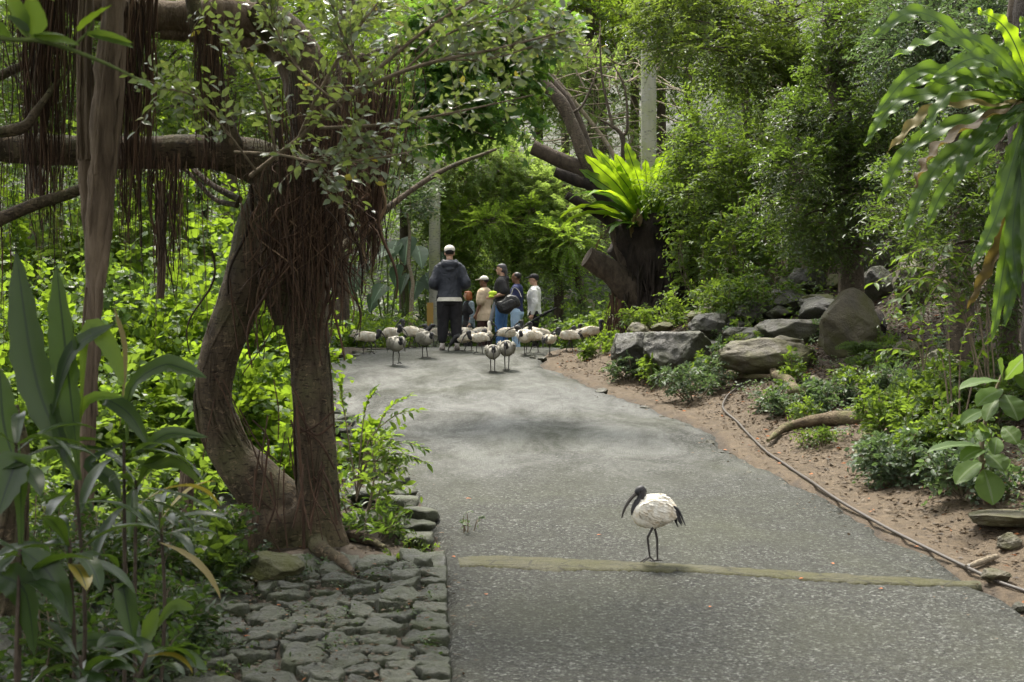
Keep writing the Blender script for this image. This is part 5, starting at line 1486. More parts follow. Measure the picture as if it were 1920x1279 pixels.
# dark understorey behind the people
for k, (px, d, h, w) in enumerate([(640, 34, 1.0, 1.6), (690, 33.5, .8, 1.6), (735, 34, .9, 1.5), (790, 40, 2.0, 2.2), (860, 40, 2.0, 2.2), (930, 40.5, 2.4, 2.4), (1000, 39.5, 2.4, 2.4), (1070, 38.5, 2.0, 2.2), (1120, 36, 1.6, 1.8), (1060, 34.6, .9, 1.5), (1100, 33.6, .8, 1.2), (900, 43, 3.2, 2.6), (980, 43, 3.4, 2.8)]):
    shrub(on(px, d), h, w, 'bushy green shrub in the undergrowth behind the people and birds', ['mid', 'deep', 'mid', 'grey_leaf'][k % 4], 'ovate', .12, .5, 190, 8, .45, 'undergrowth shrubs behind the people', 'undergrowth_shrub', 'shrub')
for k, (px, d, lab2) in enumerate([(640, 30.5, 'bright light green bush at the far left edge of the path'), (668, 31.0, 'light green bush right behind the leftmost birds'), (715, 31.5, 'light green bush behind the cluster of birds left of the man in the jacket')]):
    shrub(on(px, d), .62, 1.1, lab2, 'lime', 'ovate', .12, .5, 100, 6, .35, None, 'undergrowth_shrub', 'shrub')
bgtree(880, 50, 12, (3.6, 2.5, 4.0), 'large yellowish green tree far back above the feathery trees', 'yellow', 'ovate', .17, .45, 54, 28, cz=.6, name='broadleaf_tree')
bgtree(1010, 52, 13, (3.6, 2.5, 4.0), 'far back tree with yellow green leaves in the top middle', 'yellow', 'ovate', .17, .45, 64, 30, cz=.72, name='broadleaf_tree')
bgtree(1190, 54, 13, (3.4, 2.5, 3.6), 'sunlit yellow leaved tree behind the tall pale pole', 'yellow', 'ovate', .17, .4, 30, 20, cz=.68, name='broadleaf_tree')
bgtree(1290, 48, 11, (2.6, 2.2, 3.4), 'olive green tree right of the tall pale pole', 'olive', 'ovate', .15, .4, 40, 26, cz=.58, name='broadleaf_tree')
bgtree(1130, 56, 9, (4.4, 2.5, 3.4), 'green tree low in the far gap left of the tall pale pole', 'lime', 'ovate', .17, .4, 50, 26, cz=.5, name='broadleaf_tree')
bgtree(700, 52, 13, (3.6, 2.5, 4.0), 'tall tree far behind the hanging roots at the top', 'lime', 'ovate', .17, .45, 50, 28, cz=.62, name='broadleaf_tree')
bgtree(1110, 47, 10.5, (2.6, 2.2, 3.2), 'bright green tree behind the bare twigs left of the tall pale pole', 'lime', 'ovate', .15, .42, 56, 28, cz=.62, name='broadleaf_tree')
bgtree(1240, 50, 12, (2.8, 2.2, 3.6), 'fresh green tree directly behind the tall pale pole', 'mid', 'ovate', .16, .42, 56, 28, cz=.6, name='broadleaf_tree')
bgtree(960, 47, 11.5, (2.8, 2.2, 3.4), 'light green tree behind the feathery leaves in the top middle', 'lime', 'ovate', .16, .42, 56, 28, cz=.66, name='broadleaf_tree')
bgtree(1060, 60, 15, (5.5, 2.5, 5.5), 'farthest broad green tree closing the gap at the top middle', 'mid', 'ovate', .2, .45, 70, 30, cz=.55, name='broadleaf_tree')
# bare twiggy tree
b = on(1190, 42)
t = thing('bare_tree', b, 'pale leafless twiggy tree behind the bright fern', 'tree')
g = Geo()
add_tube(g, [b - np.array([0, 0, .2]), P(1180, 400, 42), P(1150, 290, 42), P(1060, 170, 42), P(1010, 110, 42)], [.10, .08, .06, .05, .03], 8, 40, .1)
for k in range(90):
    x, y = rng.uniform(1030, 1290), rng.uniform(80, 330)
    a = rng.uniform(-.5, 3.6); l = rng.uniform(30, 110)
    p0, p1 = P(x, y, 42 + rng.uniform(-1.5, 1.5)), P(x + math.cos(a) * l, y - math.sin(a) * l * .7, 42 + rng.uniform(-1.5, 1.5))
    add_tube(g, [p0, (p0 + p1) / 2 + rng.normal(0, .12, 3), p1], [.022, .016, .006], 5, 10, cap=False)
g.build('branches', M['pale_bark'], t)

# lobed-leaf tree reaching in from behind the banyan
def build_maple():
    d = 21.0
    b = on(600, d)
    t = thing('lobed_leaf_tree', b, 'tree with star shaped dark green leaves reaching over the path in the middle', 'tree')
    g = Geo(); add_tube(g, [b - np.array([0, 0, .2]), P(600, 500, d), P(620, 300, d), P(650, 60, d), P(640, -300, d)], [.16, .14, .12, .11, .08], 10, 30, .1)
    add_tube(g, [P(640, 120, d), P(760, 90, d), P(880, 120, d), P(980, 170, d)], [.07, .05, .035, .015], 8, 24, .1)
    add_tube(g, [P(645, 40, d), P(800, -10, d), P(950, 20, d), P(1080, 70, d)], [.07, .05, .035, .015], 8, 24, .1)
    add_tube(g, [P(640, 160, d), P(740, 190, d), P(840, 230, d), P(930, 262, d)], [.05, .04, .03, .012], 8, 24, .1)
    g.build('trunk', M['limb'], t)
    gl, gt = Geo(), Geo()
    for cen, rd, nb in [((880, 130), (.95, .7, .42), 20), ((830, 215), (.60, .6, .40), 14), ((1000, 50), (.65, .6, .30), 10), ((900, 40), (.9, .6, .4), 12), ((945, 235), (.40, .5, .18), 5), ((780, 120), (.5, .6, .5), 9)]:
        crown(gl, P(cen[0], cen[1], d), rd, nb, 13, 6, .34, .145, .95, 'maple', .35, .35, .45, gt, -1, .35)
    gt.build('branches', M['twig'], t); gl.build('crown', M['maple'], t)
build_maple()

# ================================================================== RIGHT SIDE
def rtree(px, d, pts, rad, blobs, label, leaf, ll, ratio, twigs, M_, tl, templ='ovate', bark='limb', droop=.3, nb=None, flat=.4):
    b = on(px, d)
    t = thing('broadleaf_tree', b, label, 'tree')
    g = Geo(); c = add_tube(g, [b - np.array([0, 0, .3])] + [P(*p) for p in pts], rad, 12, 40, .12, px)
    gl, gt = Geo(), Geo()
    for (x, y, dd, rx, ry, rz, n_) in blobs:
        bc = crown(gl, P(x, y, dd), (rx, ry, rz), n_, twigs, M_, tl, ll, ratio, templ, droop, flat, .40, gt, -1, .1)
        for q in bc[::3]:
            k_ = np.argmin(np.linalg.norm(c - q, axis=1) + 2 * np.maximum(0, c[:, 2] - q[2]))
            s = c[k_]
            add_tube(gt, [s, (s + q) / 2 + np.array([0, 0, .10]) + rng.normal(0, .08, 3), q], [.028, .02, .008], 5, 12, cap=False)
    g.build('trunk', M[bark], t); gt.build('branches', M[bark], t); gl.build('crown', M[leaf], t)

rtree(1500, 27, [(1500, 400, 27), (1492, 200, 27), (1470, 40, 27), (1440, -200, 27)], [.2, .17, .16, .15, .10],
      [(1330, 60, 26, 1.3, 1.2, .75, 34), (1440, 130, 26.5, 1.0, 1.0, .8, 26), (1260, 20, 26.5, .8, 1.0, .45, 16), (1560, 60, 26.5, .9, 1.0, .8, 22)], 'olive leaved tree spreading dark branches over the top right of the path', 'olive', .105, .38, 22, 9, .42)
rtree(1430, 29, [(1420, 400, 29), (1405, 260, 29), (1390, 100, 29)], [.13, .11, .10, .05],
      [(1370, 250, 28.5, 1.1, 1.0, .9, 30), (1430, 340, 28.5, 1.1, 1.0, .8, 26), (1320, 330, 28, .8, .9, .7, 20), (1340, 430, 28, .6, .8, .6, 14)], 'leafy light green tree right of the bright fern', 'mid', .105, .40, 20, 8, .42)
rtree(1600, 23, [(1590, 350, 23), (1575, 200, 23), (1560, 0, 23), (1600, -260, 23)], [.2, .18, .16, .14, .1],
      [(1530, 300, 22.5, .9, .8, .9, 32), (1600, 200, 22.5, 1.0, .8, .9, 34), (1560, 400, 22.5, .8, .7, .6, 22), (1680, 300, 22, .8, .8, 1.0, 28), (1640, 60, 22.5, 1.0, .8, .8, 28)], 'dense dark glossy leaved tree on the bank behind the drooping fern', 'dark_gloss', .088, .40, 20, 9, .34)
rtree(1800, 20, [(1800, 300, 20), (1790, 100, 20), (1770, -100, 20)], [.18, .15, .13, .09],
      [(1760, 60, 19.5, 1.0, .8, .8, 34), (1840, 30, 19, .8, .8, .7, 24), (1700, 110, 20, .7, .7, .5, 18), (1880, 180, 18.5, .6, .7, .8, 20)], 'small leaved greyish tree at the top right above the drooping fern', 'grey_leaf', .075, .42, 22, 9, .30)
rtree(1890, 17.5, [(1890, 400, 17.5), (1880, 200, 17.5), (1900, 0, 17.5)], [.12, .10, .09, .05],
      [(1800, 420, 17.2, .8, .6, .9, 26), (1890, 330, 17, .7, .6, .9, 22), (1900, 520, 17, .6, .6, .6, 16), (1740, 400, 18.2, .6, .6, .6, 14)], 'shaded dark leaved tree behind the drooping fern fronds', 'dark_gloss', .085, .36, 18, 8, .32)
rtree(1990, 22, [(1990, 300, 22), (1980, 0, 22)], [.2, .16, .1],
      [(1960, 200, 21.5, 1.2, .8, 1.6, 40), (1930, -30, 21.5, 1.3, .8, 1.0, 30)], 'dark tree filling the far right edge', 'deep', .09, .4, 18, 8, .36)
# pale leaning trunk seen through the leaves
b = on(1450, 31)
t = thing('leaning_trunk', b, 'pale leaning tree trunk glimpsed through leaves at the upper right', 'tree')
g = Geo(); add_tube(g, [b - np.array([0, 0, .2]), P(1420, 330, 31), P(1452, 205, 31), P(1470, 60, 31), P(1500, -200, 31)], [.3, .26, .22, .18, .15], 14, 40, .1); g.build('trunk', M['pale_bark'], t)
g2, gt = Geo(), Geo(); crown(g2, P(1500, -250, 31), (2, 1.6, .8), 20, 20, 8, .5, .12, .4, 'ovate', .3, .4, .4, gt); gt.build('branches', M['limb'], t); g2.build('crown', M['mid'], t)

for k, (px, d, h, w, leaf, lab2, ll) in enumerate([
    (1330, 27.5, 1.9, 1.6, 'mid', 'fresh green shrub right of the thick dark trunk', .11), (1400, 27, 2.0, 1.6, 'mid', 'leafy green shrub in the thicket between trunk and shaded rocks', .11), (1470, 26.5, 1.9, 1.5, 'deep', 'dark shrub with hanging leaves above the flat ledge', .12),
    (1540, 25.5, 1.7, 1.3, 'deep', 'dark green shrub left of the big shaded rock face', .09), (1590, 25.8, 1.6, 1.2, 'dark_gloss', 'very dark shrub behind the upright boulder', .08),
    (1315, 26, .8, 1.0, 'mid', 'low bright shrub beside the foot of the thick trunk', .09), (1235, 27.2, .42, 1.3, 'mid', 'low green leaves along the top of the rock wall', .09), (1370, 25.4, .9, 1.0, 'mid', 'sunlit shrub behind the shiny grey rock', .10), (1295, 29, 2.4, 1.2, 'mid', 'upright leafy shrub touching the right side of the thick trunk', .11),
    (1440, 25.0, .8, 1.0, 'deep', 'dark shrub among the shaded rocks on the bank', .09), (1350, 29.5, 2.8, 1.6, 'mid', 'tall light green shrub behind the thicket right of the trunk', .11), (1480, 29, 3.2, 1.8, 'mid', 'tall shrub at the back of the right thicket', .11)]):
    shrub(on(px, d), h * 1.1, w * 1.1, lab2, leaf, 'ovate', ll, .45, 210, 8, .36, None, 'leafy_shrub', 'shrub', 'twig', .4, .4, .15)
# sprays of larger leaves in front of the shaded rocks
def spray_plant(label, base_px, d, lines, leaf, ll, ratio, per=9, name='leafy_shrub'):
    b = on(base_px, d)
    t = thing(name, b, label, 'shrub')
    gs, gl = Geo(), Geo()
    for pts in lines:
        c = add_tube(gs, [b + rng.normal(0, .04, 3) * np.array([1, 1, 0])] + [P(x, y, d + dd) for x, y, dd in pts], [.010, .007, .003], 6, 26)
        tn = nrm(np.gradient(c, axis=0))
        j = np.linspace(8, 25, per).astype(int)
        for s in (1, -1):
            k_ = len(j)
            sd = nrm(np.cross(tn[j], np.array([0, 0, 1.])))
            leaves(gl, c[j], tn[j] * .6 + s * sd * .8 + rng.normal(0, .25, (k_, 3)) + np.array([0, -.15, -.25]), np.array([0, 0, 1.]) + rng.normal(0, .35, (k_, 3)), ll * rng.uniform(.7, 1.2, k_), ll * ratio * rng.uniform(.8, 1.2, k_), 'ovate')
    gs.build('stems', M['twig'], t); gl.build('foliage', M[leaf], t)
spray_plant('glossy leaved sprays hanging in front of the shaded rocks on the right', 1860, 16.6, [[(1800, 560, 0), (1720, 500, -.2), (1640, 530, -.3)], [(1820, 540, 0), (1750, 470, -.2), (1690, 480, -.2)], [(1800, 580, 0), (1740, 520, -.3), (1690, 560, -.4)], [(1830, 540, .1), (1790, 460, 0), (1760, 470, 0)], [(1810, 600, 0), (1770, 530, -.3), (1720, 590, -.4)], [(1850, 560, 0), (1820, 480, 0), (1800, 500, -.2)], [(1850, 540, 0), (1860, 480, 0), (1900, 500, -.2)]], 'mid', .15, .36, 10)
spray_plant('upright bright green stems below the drooping fern', 1790, 16.0, [[(1780, 660, 0), (1776, 600, 0), (1770, 560, 0)], [(1800, 680, 0), (1812, 620, 0), (1840, 575, 0)], [(1770, 690, 0), (1750, 640, 0), (1740, 610, 0)], [(1830, 690, 0), (1850, 640, 0), (1870, 610, 0)]], 'lime', .11, .5, 8)
spray_plant('small shrub with dark rounded leaves right of the hollow log', 1730, 18.8, [[(1720, 640, 0), (1700, 600, 0), (1690, 590, 0)], [(1730, 640, 0), (1725, 600, 0), (1710, 570, 0)], [(1740, 650, 0), (1760, 610, 0), (1790, 590, 0)], [(1710, 665, 0), (1670, 655, 0), (1655, 665, 0)]], 'mid', .14, .5, 7)
# ground shrubs
for k, (px, py, h, w, leaf, ll, n, lab2) in enumerate([
    (1700, 905, .52, .9, 'grey_leaf', .075, 160, 'low grey green shrub at the front corner of the right hand shrubs'), (1760, 880, .75, .9, 'mid', .08, 170, 'bushy light green ground shrub left of the broad veined plant'), (1820, 930, .55, .8, 'grey_leaf', .08, 140, 'grey green ground shrub under the broad veined plant'),
    (1690, 820, .60, .9, 'mid', .08, 150, 'light green ground shrub above the forked root'), (1770, 790, .70, 1.0, 'mid', .085, 170, 'light green shrub in the middle of the right hand shrubs'), (1850, 800, .70, 1.0, 'deep', .085, 150, 'darker shrub behind the broad veined plant'),
    (1700, 740, .35, .8, 'grey_leaf', .075, 100, 'low grey shrub at the upper edge of the right hand shrubs'), (1900, 760, .8, 1.0, 'deep', .09, 140, 'dark shrub at the right edge below the fern'), (1640, 860, .25, .5, 'grey_leaf', .05, 60, 'small grey weed clump beside the forked root')]):
    shrub(hit(px, py), h, w * 1.2, lab2, leaf, 'ovate', ll, .52, int(n * 1.9), 8, .20, None, 'ground_shrub', 'shrub', 'twig', .35, .45)
for k, (px, py, h, w, leaf, ll, n, lab2) in enumerate([
    (1180, 712, .42, .55, 'grey_leaf', .07, 70, 'silvery leaved clump in front of the dark square rock'), (1300, 745, .55, 1.0, 'grey_leaf', .07, 150, 'silvery grey shrub in front of the flat topped block'), (1360, 720, .55, .9, 'grey_leaf', .07, 130, 'silvery grey shrub left of the long mossy boulder'),
    (1240, 715, .5, .6, 'mid', .10, 60, 'bright leaved shrub in the gap of the rock wall'), (1450, 775, .28, .5, 'grey_leaf', .06, 90, 'low grey weeds right of the bend in the hose'), (1555, 770, .40, .7, 'grey_leaf', .08, 90, 'grey green shrub between the two big roots'),
    (1520, 790, .28, .5, 'mid', .07, 60, 'small green shrub above the long pale root'), (1535, 835, .14, .5, 'mid', .045, 50, 'low bright weed patch under the long pale root'), (1600, 745, .35, .5, 'mid', .09, 40, 'pale shrub on the leaf litter above the long pale root'),
    (1150, 652, .30, .6, 'lime', .08, 70, 'bright yellow green weeds left of the rock wall'), (1120, 668, .22, .6, 'mid', .08, 60, 'low weeds at the far end of the dirt verge')]):
    shrub(hit(px, py), h, w * 1.15, lab2, leaf, 'ovate', ll, .46, int(n * 1.7), 7, .18, None, 'ground_shrub', 'shrub', 'twig', .35, .45)
for k in range(64):
    d = rng.uniform(13.5, 25.5); x = xr(d) + rng.uniform(.85, 3.4)
    if k % 3 == 0: x = xr(d) + rng.uniform(1.9, 3.6)
    if np.min(np.hypot(hp[:, 0] - x, hp[:, 1] - d)) < .5: continue
    h_ = rng.uniform(.16, .42)
    shrub((x, d, float(ground(x, d))), h_, h_ * 1.7, 'small leafy plant growing in the leaf litter of the right hand bank', ['grey_leaf', 'mid', 'deep', 'mid'][k % 4], 'ovate', rng.uniform(.05, .10), .45, 46, 6, .16, 'small plants on the right hand bank', 'small_plant', 'plant', 'twig', .35, .45)
# plant with big veined leaves
def build_loquat():
    d = 13.9
    b = hit(1850, 945)
    t = thing('broad_leaf_plant', b, 'plant with very large pale veined leaves at the right edge', 'plant')
    g = Geo(); add_tube(g, [b, P(1840, 860, d), P(1850, 780, d), P(1880, 700, d)], [.03, .022, .018, .012], 8, 20)
    add_tube(g, [P(1842, 870, d), P(1880, 830, d), P(1910, 800, d)], [.016, .012, .008], 8, 14)
    g.build('stem', M['twig'], t)
    for (bx, by), (tx, ty), w, rl in [((1850, 838), (1742, 838), .13, .5), ((1852, 840), (1800, 858), .14, .3), ((1850, 850), (1880, 880), .20, 0), ((1845, 880), (1858, 940), .22, 0), ((1840, 865), (1790, 900), .17, 0), ((1880, 715), (1800, 722), .14, .4), ((1880, 730), (1830, 755), .16, 0), ((1885, 740), (1905, 785), .24, 0), ((1880, 712), (1868, 675), .15, 0), ((1885, 712), (1925, 660), .2, .2), ((1855, 830), (1840, 790), .11, 0), ((1880, 800), (1905, 830), .15, 0), ((1870, 820), (1862, 850), .12, 0), ((1905, 830), (1950, 850), .13, 0), ((1850, 800), (1838, 826), .12, 0), ((1900, 700), (1950, 720), .2, .2), ((1845, 770), (1800, 790), .12, 0), ((1870, 745), (1845, 785), .12, .2)]:
        p, q = P(bx, by, d), P(tx, ty, d - .12)
        g = Geo(); L = np.linalg.norm(q - p)
        blade(g, p, nrm(q - p) + np.array([0, -.2, .15]), L * 1.18, w * 1.15, .5, .03, 12, rl, [(0, .06), (.08, .3), (.25, .72), (.5, 1), (.72, .92), (.9, .5), (1, .06)], a=rng.random(), fold=.10, wn=7, face=(rng.normal(-.1, .35), -.75, .65))
        g.build('leaf', M['loquat'], t)
build_loquat()
# little fern at the foot of the boulder
b = hit(1598, 664, 8) + np.array([0, -.35, 0]); b[2] = float(ground(b[0], b[1]))
t = thing('small_fern', b, 'small bright fern growing at the foot of the upright boulder', 'fern')
for a in np.linspace(.2, 2.9, 7):
    g = Geo()
    c = catmull([b, b + np.array([math.cos(a) * .13, -.05, .20]), b + np.array([math.cos(a) * .32, -.10, .16 + .06 * math.sin(a)])], 16)
    add_tube(g, c, .004, 4, 16)
    tn = nrm(np.gradient(c, axis=0))
    for s in (1, -1):
        leaves(g, c[3:], tn[3:] * .4 + s * nrm(np.cross(tn[3:], np.array([0, -1., .3]))), np.array([0, -.6, .8]) + np.zeros((13, 3)), np.linspace(.11, .03, 13), .028, 'small')
    g.build('frond', M['mid'], t)

# ------------------------------------------------------------------ ground cover and litter
def scatter(n, cond, lo, hi):
    out = []
    while sum(len(o) for o in out) < n:
        x = rng.uniform(lo[0], hi[0], n); y = rng.uniform(lo[1], hi[1], n)
        k = cond(x, y)
        out.append(np.stack([x[k], y[k]], 1))
    q = np.vstack(out)[:n]
    return np.column_stack([q, ground(q[:, 0], q[:, 1])])

def cover(name, p, ll, ratio, mat, up=.35, hz=.12, templ='ovate'):
    g = Geo(); n = len(p)
    d = rng.normal(0, 1, (n, 3)); d[:, 2] = rng.uniform(-.1, up, n)
    q = p.copy(); q[:, 2] += rng.uniform(.0, hz, n)
    leaves(g, q, d, np.array([0, 0, 1.]) + rng.normal(0, .35, (n, 3)), ll * rng.uniform(.6, 1.3, n), ll * ratio * rng.uniform(.7, 1.2, n), templ)
    tag(g.build(name, M[mat]), kind='stuff')
def clumpy(x, y, s=.8, th=.1):
    return np.array([n3((a, b, 0), s) for a, b in zip(x, y)]) > th
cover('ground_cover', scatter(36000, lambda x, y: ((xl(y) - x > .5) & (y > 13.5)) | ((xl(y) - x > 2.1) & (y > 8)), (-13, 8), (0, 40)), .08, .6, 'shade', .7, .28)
cover('undergrowth', scatter(26000, lambda x, y: (x - xr(y) > 2.2) & (y > 24) & clumpy(x, y, .7, -.15), (0, 24), (16, 48)), .09, .5, 'deep', .8, .30)
cover('undergrowth', scatter(60000, lambda x, y: (y > 36) & (y < 60), (-18, 36), (20, 60)), .17, .55, 'deep', .8, .5)
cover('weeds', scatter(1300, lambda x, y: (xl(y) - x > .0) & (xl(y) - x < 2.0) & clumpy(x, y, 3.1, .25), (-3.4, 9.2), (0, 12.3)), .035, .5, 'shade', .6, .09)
cover('weeds', scatter(9000, lambda x, y: (x - xr(y) > 1.1) & (y < 25) & clumpy(x, y, 1.3, .12), (0, 12), (10, 24)), .05, .5, 'grey_leaf', .8, .12)
cover('leaf_litter', scatter(42000, lambda x, y: (x - xr(y) > .10 + 1.5 * rng.random(len(x)) ** 1.4) & (x - xr(y) < 5), (0, 10), (9, 29)), .060, .5, 'litter', .12, .02, 'small')
cover('leaf_litter', scatter(420, lambda x, y: ((x > xl(y)) & (x - xl(y) < .35 * rng.random(len(x)) ** 2)) | ((xr(y) > x) & (xr(y) - x < .6 * rng.random(len(x)) ** 2)), (-3, 9.4), (5, 26)) + np.array([0, 0, .075]), .045, .5, 'litter', .12, .01, 'small')
cover('leaf_litter', scatter(1500, lambda x, y: (xl(y) - x > -.02) & (xl(y) - x < 1.9), (-3.4, 9.2), (0, 12.3)) + np.array([0, 0, .03]), .040, .45, 'litter', .12, .05, 'small')
cover('leaf_litter', scatter(2600, lambda x, y: (xl(y) - x > .03) & (xl(y) - x < 2.2), (-4, 10.5), (0, 16)), .045, .45, 'litter', .12, .02, 'small')
for k, (px, py) in enumerate([(872, 939), (912, 1120), (1508, 1094), (1558, 1063), (1120, 1012), (1655, 1112), (830, 1050), (846, 1046), (1330, 1150)]):
    q = road_hit(px, py)
    g = Geo(); blade(g, (q[0], q[1], pz(*q) + .010), (math.cos(k * 1.7), math.sin(k * 1.7), .10), .06 if k == 0 else .042, .026, .35, .02, 6, 0, a=.5)
    lb = ['long salmon red fallen leaf alone on the asphalt left of centre', 'small reddish fallen leaf on the asphalt near the paving stones', 'orange fallen leaf on the front edge of the concrete strip', 'orange fallen leaf on the asphalt beyond the concrete strip'][k] if k < 4 else 'small orange fallen leaf lying on the asphalt'
    tag(g.build('fallen_leaf', M['orange'], None, (q[0], q[1], pz(*q))), lb, 'leaf', 'fallen leaves on the path')

# ================================================================== IBISES
def ibis_geo(neck, body_len=.42, body_h=.086, body_z=.335, pitch=0., stride=.06, lift=0., neck_white=False, tail=14, plump=1.0, seed=0):
    """facing +X, feet at z = 0. neck: points chest > nape > head > bill tip in the x-z plane, with sideways y"""
    g = Geo()
    r = np.random.default_rng(seed)
    L = body_len
    xs = np.array([-.50, -.44, -.32, -.15, .03, .20, .33, .42, .46]) * L
    rz = np.array([.10, .36, .72, .95, 1.0, .92, .70, .40, .10]) * body_h
    ry = np.array([.08, .32, .66, .92, 1.0, .92, .70, .42, .10]) * body_h * .86 * plump
    zz = np.array([-.02, -.005, .01, .012, .0, -.008, .0, .01, .015])
    c = np.stack([xs, np.zeros(9), zz], 1)
    cp, sp = math.cos(pitch), math.sin(pitch)
    c = np.stack([c[:, 0] * cp - c[:, 2] * sp, c[:, 1], c[:, 0] * sp + c[:, 2] * cp], 1) + np.array([0, 0, body_z])
    loft(g, c, ry, rz, 18, 30, 0)
    # folded wings: slightly proud of the flanks
    for s in (1, -1):
        v, f = ico(3)
        w = v * np.array([.40 * L, .30 * body_h, .66 * body_h])
        w[:, 2] -= .25 * np.clip(-w[:, 0], 0, 1)
        w = np.stack([w[:, 0] * cp - w[:, 2] * sp, w[:, 1] + s * body_h * .66 * plump, w[:, 0] * sp + w[:, 2] * cp], 1) + np.array([-.05 * L, 0, body_z + .02])
        g.add(w, f, 0)
        kk = 170
        o_ = r.normal(0, 1, (kk, 3)); o_[:, 1] = np.abs(o_[:, 1]) * s; o_ = nrm(o_)
        qq = o_ * np.array([.40 * L, .30 * body_h, .66 * body_h]) * 1.01; qq[:, 2] -= .25 * np.clip(-o_[:, 0] * .4 * L, 0, 1)
        qq = np.stack([qq[:, 0] * cp - qq[:, 2] * sp, qq[:, 1] + s * body_h * .66 * plump, qq[:, 0] * sp + qq[:, 2] * cp], 1) + np.array([-.05 * L, 0, body_z + .02])
        on_ = nrm(o_ / np.array([.40 * L, .30 * body_h, .66 * body_h]))
        d2 = np.stack([-np.ones(kk), np.zeros(kk), -.45 * np.ones(kk)], 1) + r.normal(0, .12, (kk, 3)); d2 = nrm(d2 - on_ * (d2 * on_).sum(1)[:, None] + on_ * .03)
        leaves(g, qq, d2, on_, r.uniform(.04, .08, kk), r.uniform(.016, .026, kk), 'ovate', 0, r.random(kk))
    # overlapping contour feathers
    k = 620
    u = r.uniform(-.44, .34, k) * L; an = r.uniform(0, 6.283, k)
    a_, b_ = np.interp(u, xs, ry), np.interp(u, xs, rz)
    nn_ = np.stack([0 * u, np.cos(an) / np.maximum(a_, .01), np.sin(an) / np.maximum(b_, .01)], 1); nn_ = nrm(nn_)
    q = np.stack([u, np.cos(an) * a_ * 1.01, np.sin(an) * b_ * 1.01 + np.interp(u, xs, zz)], 1)
    dv = np.stack([-np.ones(k), 0 * u, -.35 + 0 * u], 1) + r.normal(0, .15, (k, 3)); dv = nrm(dv - nn_ * (dv * nn_).sum(1)[:, None] * .9 + nn_ * .005)
    T_ = lambda w: np.stack([w[:, 0] * cp - w[:, 2] * sp, w[:, 1], w[:, 0] * sp + w[:, 2] * cp], 1)
    leaves(g, T_(q) + np.array([0, 0, body_z]), T_(dv), T_(nn_), r.uniform(.036, .060, k), r.uniform(.012, .020, k), 'ovate', 0, r.random(k))
    # neck and head in one tapering surface, then the bill
    n = np.asarray(neck['pts'], float)
    add_tube(g, n, neck['rad'], 12, 26, m=0 if neck_white else 1)
    h = n[-1]
    hd = nrm(np.asarray(neck['bill'][1], float) - np.asarray(neck['bill'][0], float))
    v, f = ico(3)
    ax = hd * .046; side = np.array([0, 1.0, 0]); side = nrm(side - hd * np.dot(side, hd)); up = np.cross(hd, side)
    hv = h + .012 * hd + v[:, :1] * ax + v[:, 1:2] * side * .030 + v[:, 2:3] * up * .034
    g.add(hv, f, 1)
    add_tube(g, neck['bill'], [.017, .0145, .0125, .010, .006], 9, 24, m=3)
    # black plumes over the tail
    t0 = c[1] + np.array([.03, 0, .03])
    for k in range(tail):
        y = r.uniform(-.05, .05); l = r.uniform(.10, .18)
        p0 = t0 + np.array([r.uniform(0, .05), y * .7, r.uniform(-.01, .03)])
        p1 = p0 + np.array([-.5 * l, y * .4, -.12 * l]); p2 = p0 + np.array([-.85 * l, y * .8, -.85 * l])
        add_tube(g, [p0, p1, p2], [.009, .010, .002], 5, 9, m=1)
    # legs
    for s, st in ((1, stride), (-1, -stride)):
        hip = np.array([-.02, s * .035, body_z - body_h * .70])
        up_ = lift if s > 0 else 0.
        foot = np.array([st - .015, s * .03, .012 + up_])
        knee = np.array([(hip[0] + foot[0]) / 2 - .012 + (.05 if up_ else 0), s * .034, (hip[2] + foot[2]) * .56])
        add_tube(g, [hip + np.array([0, 0, .05]), hip, hip * .72 + knee * .28], [.046, .030, .010], 10, 10, m=0)
        add_tube(g, [hip, knee], [.0095, .0095], 8, 6, m=2)
        add_tube(g, [knee, foot], [.0095, .007], 8, 6, m=2)
        for a, l in ((.0, .075), (.55, .065), (-.55, .065), (3.14, .04)):
            e = foot + np.array([math.cos(a) * l, math.sin(a) * l, -.006 if not up_ else -.04])
            add_tube(g, [foot, (foot + e) / 2 + np.array([0, 0, .004]), e], [.008, .006, .004], 6, 6, m=2)
    return g

def bill(p, l, a0, a1, y=0.):
    """curved bill leaving p at the slope a0 and ending at the slope a1 (degrees below level)"""
    out = [np.array(p, float)]
    for k in range(6):
        a = R(a0 + (a1 - a0) * k / 5)
        out.append(out[-1] + np.array([math.cos(a), y, -math.sin(a)]) * l / 6)
    return out

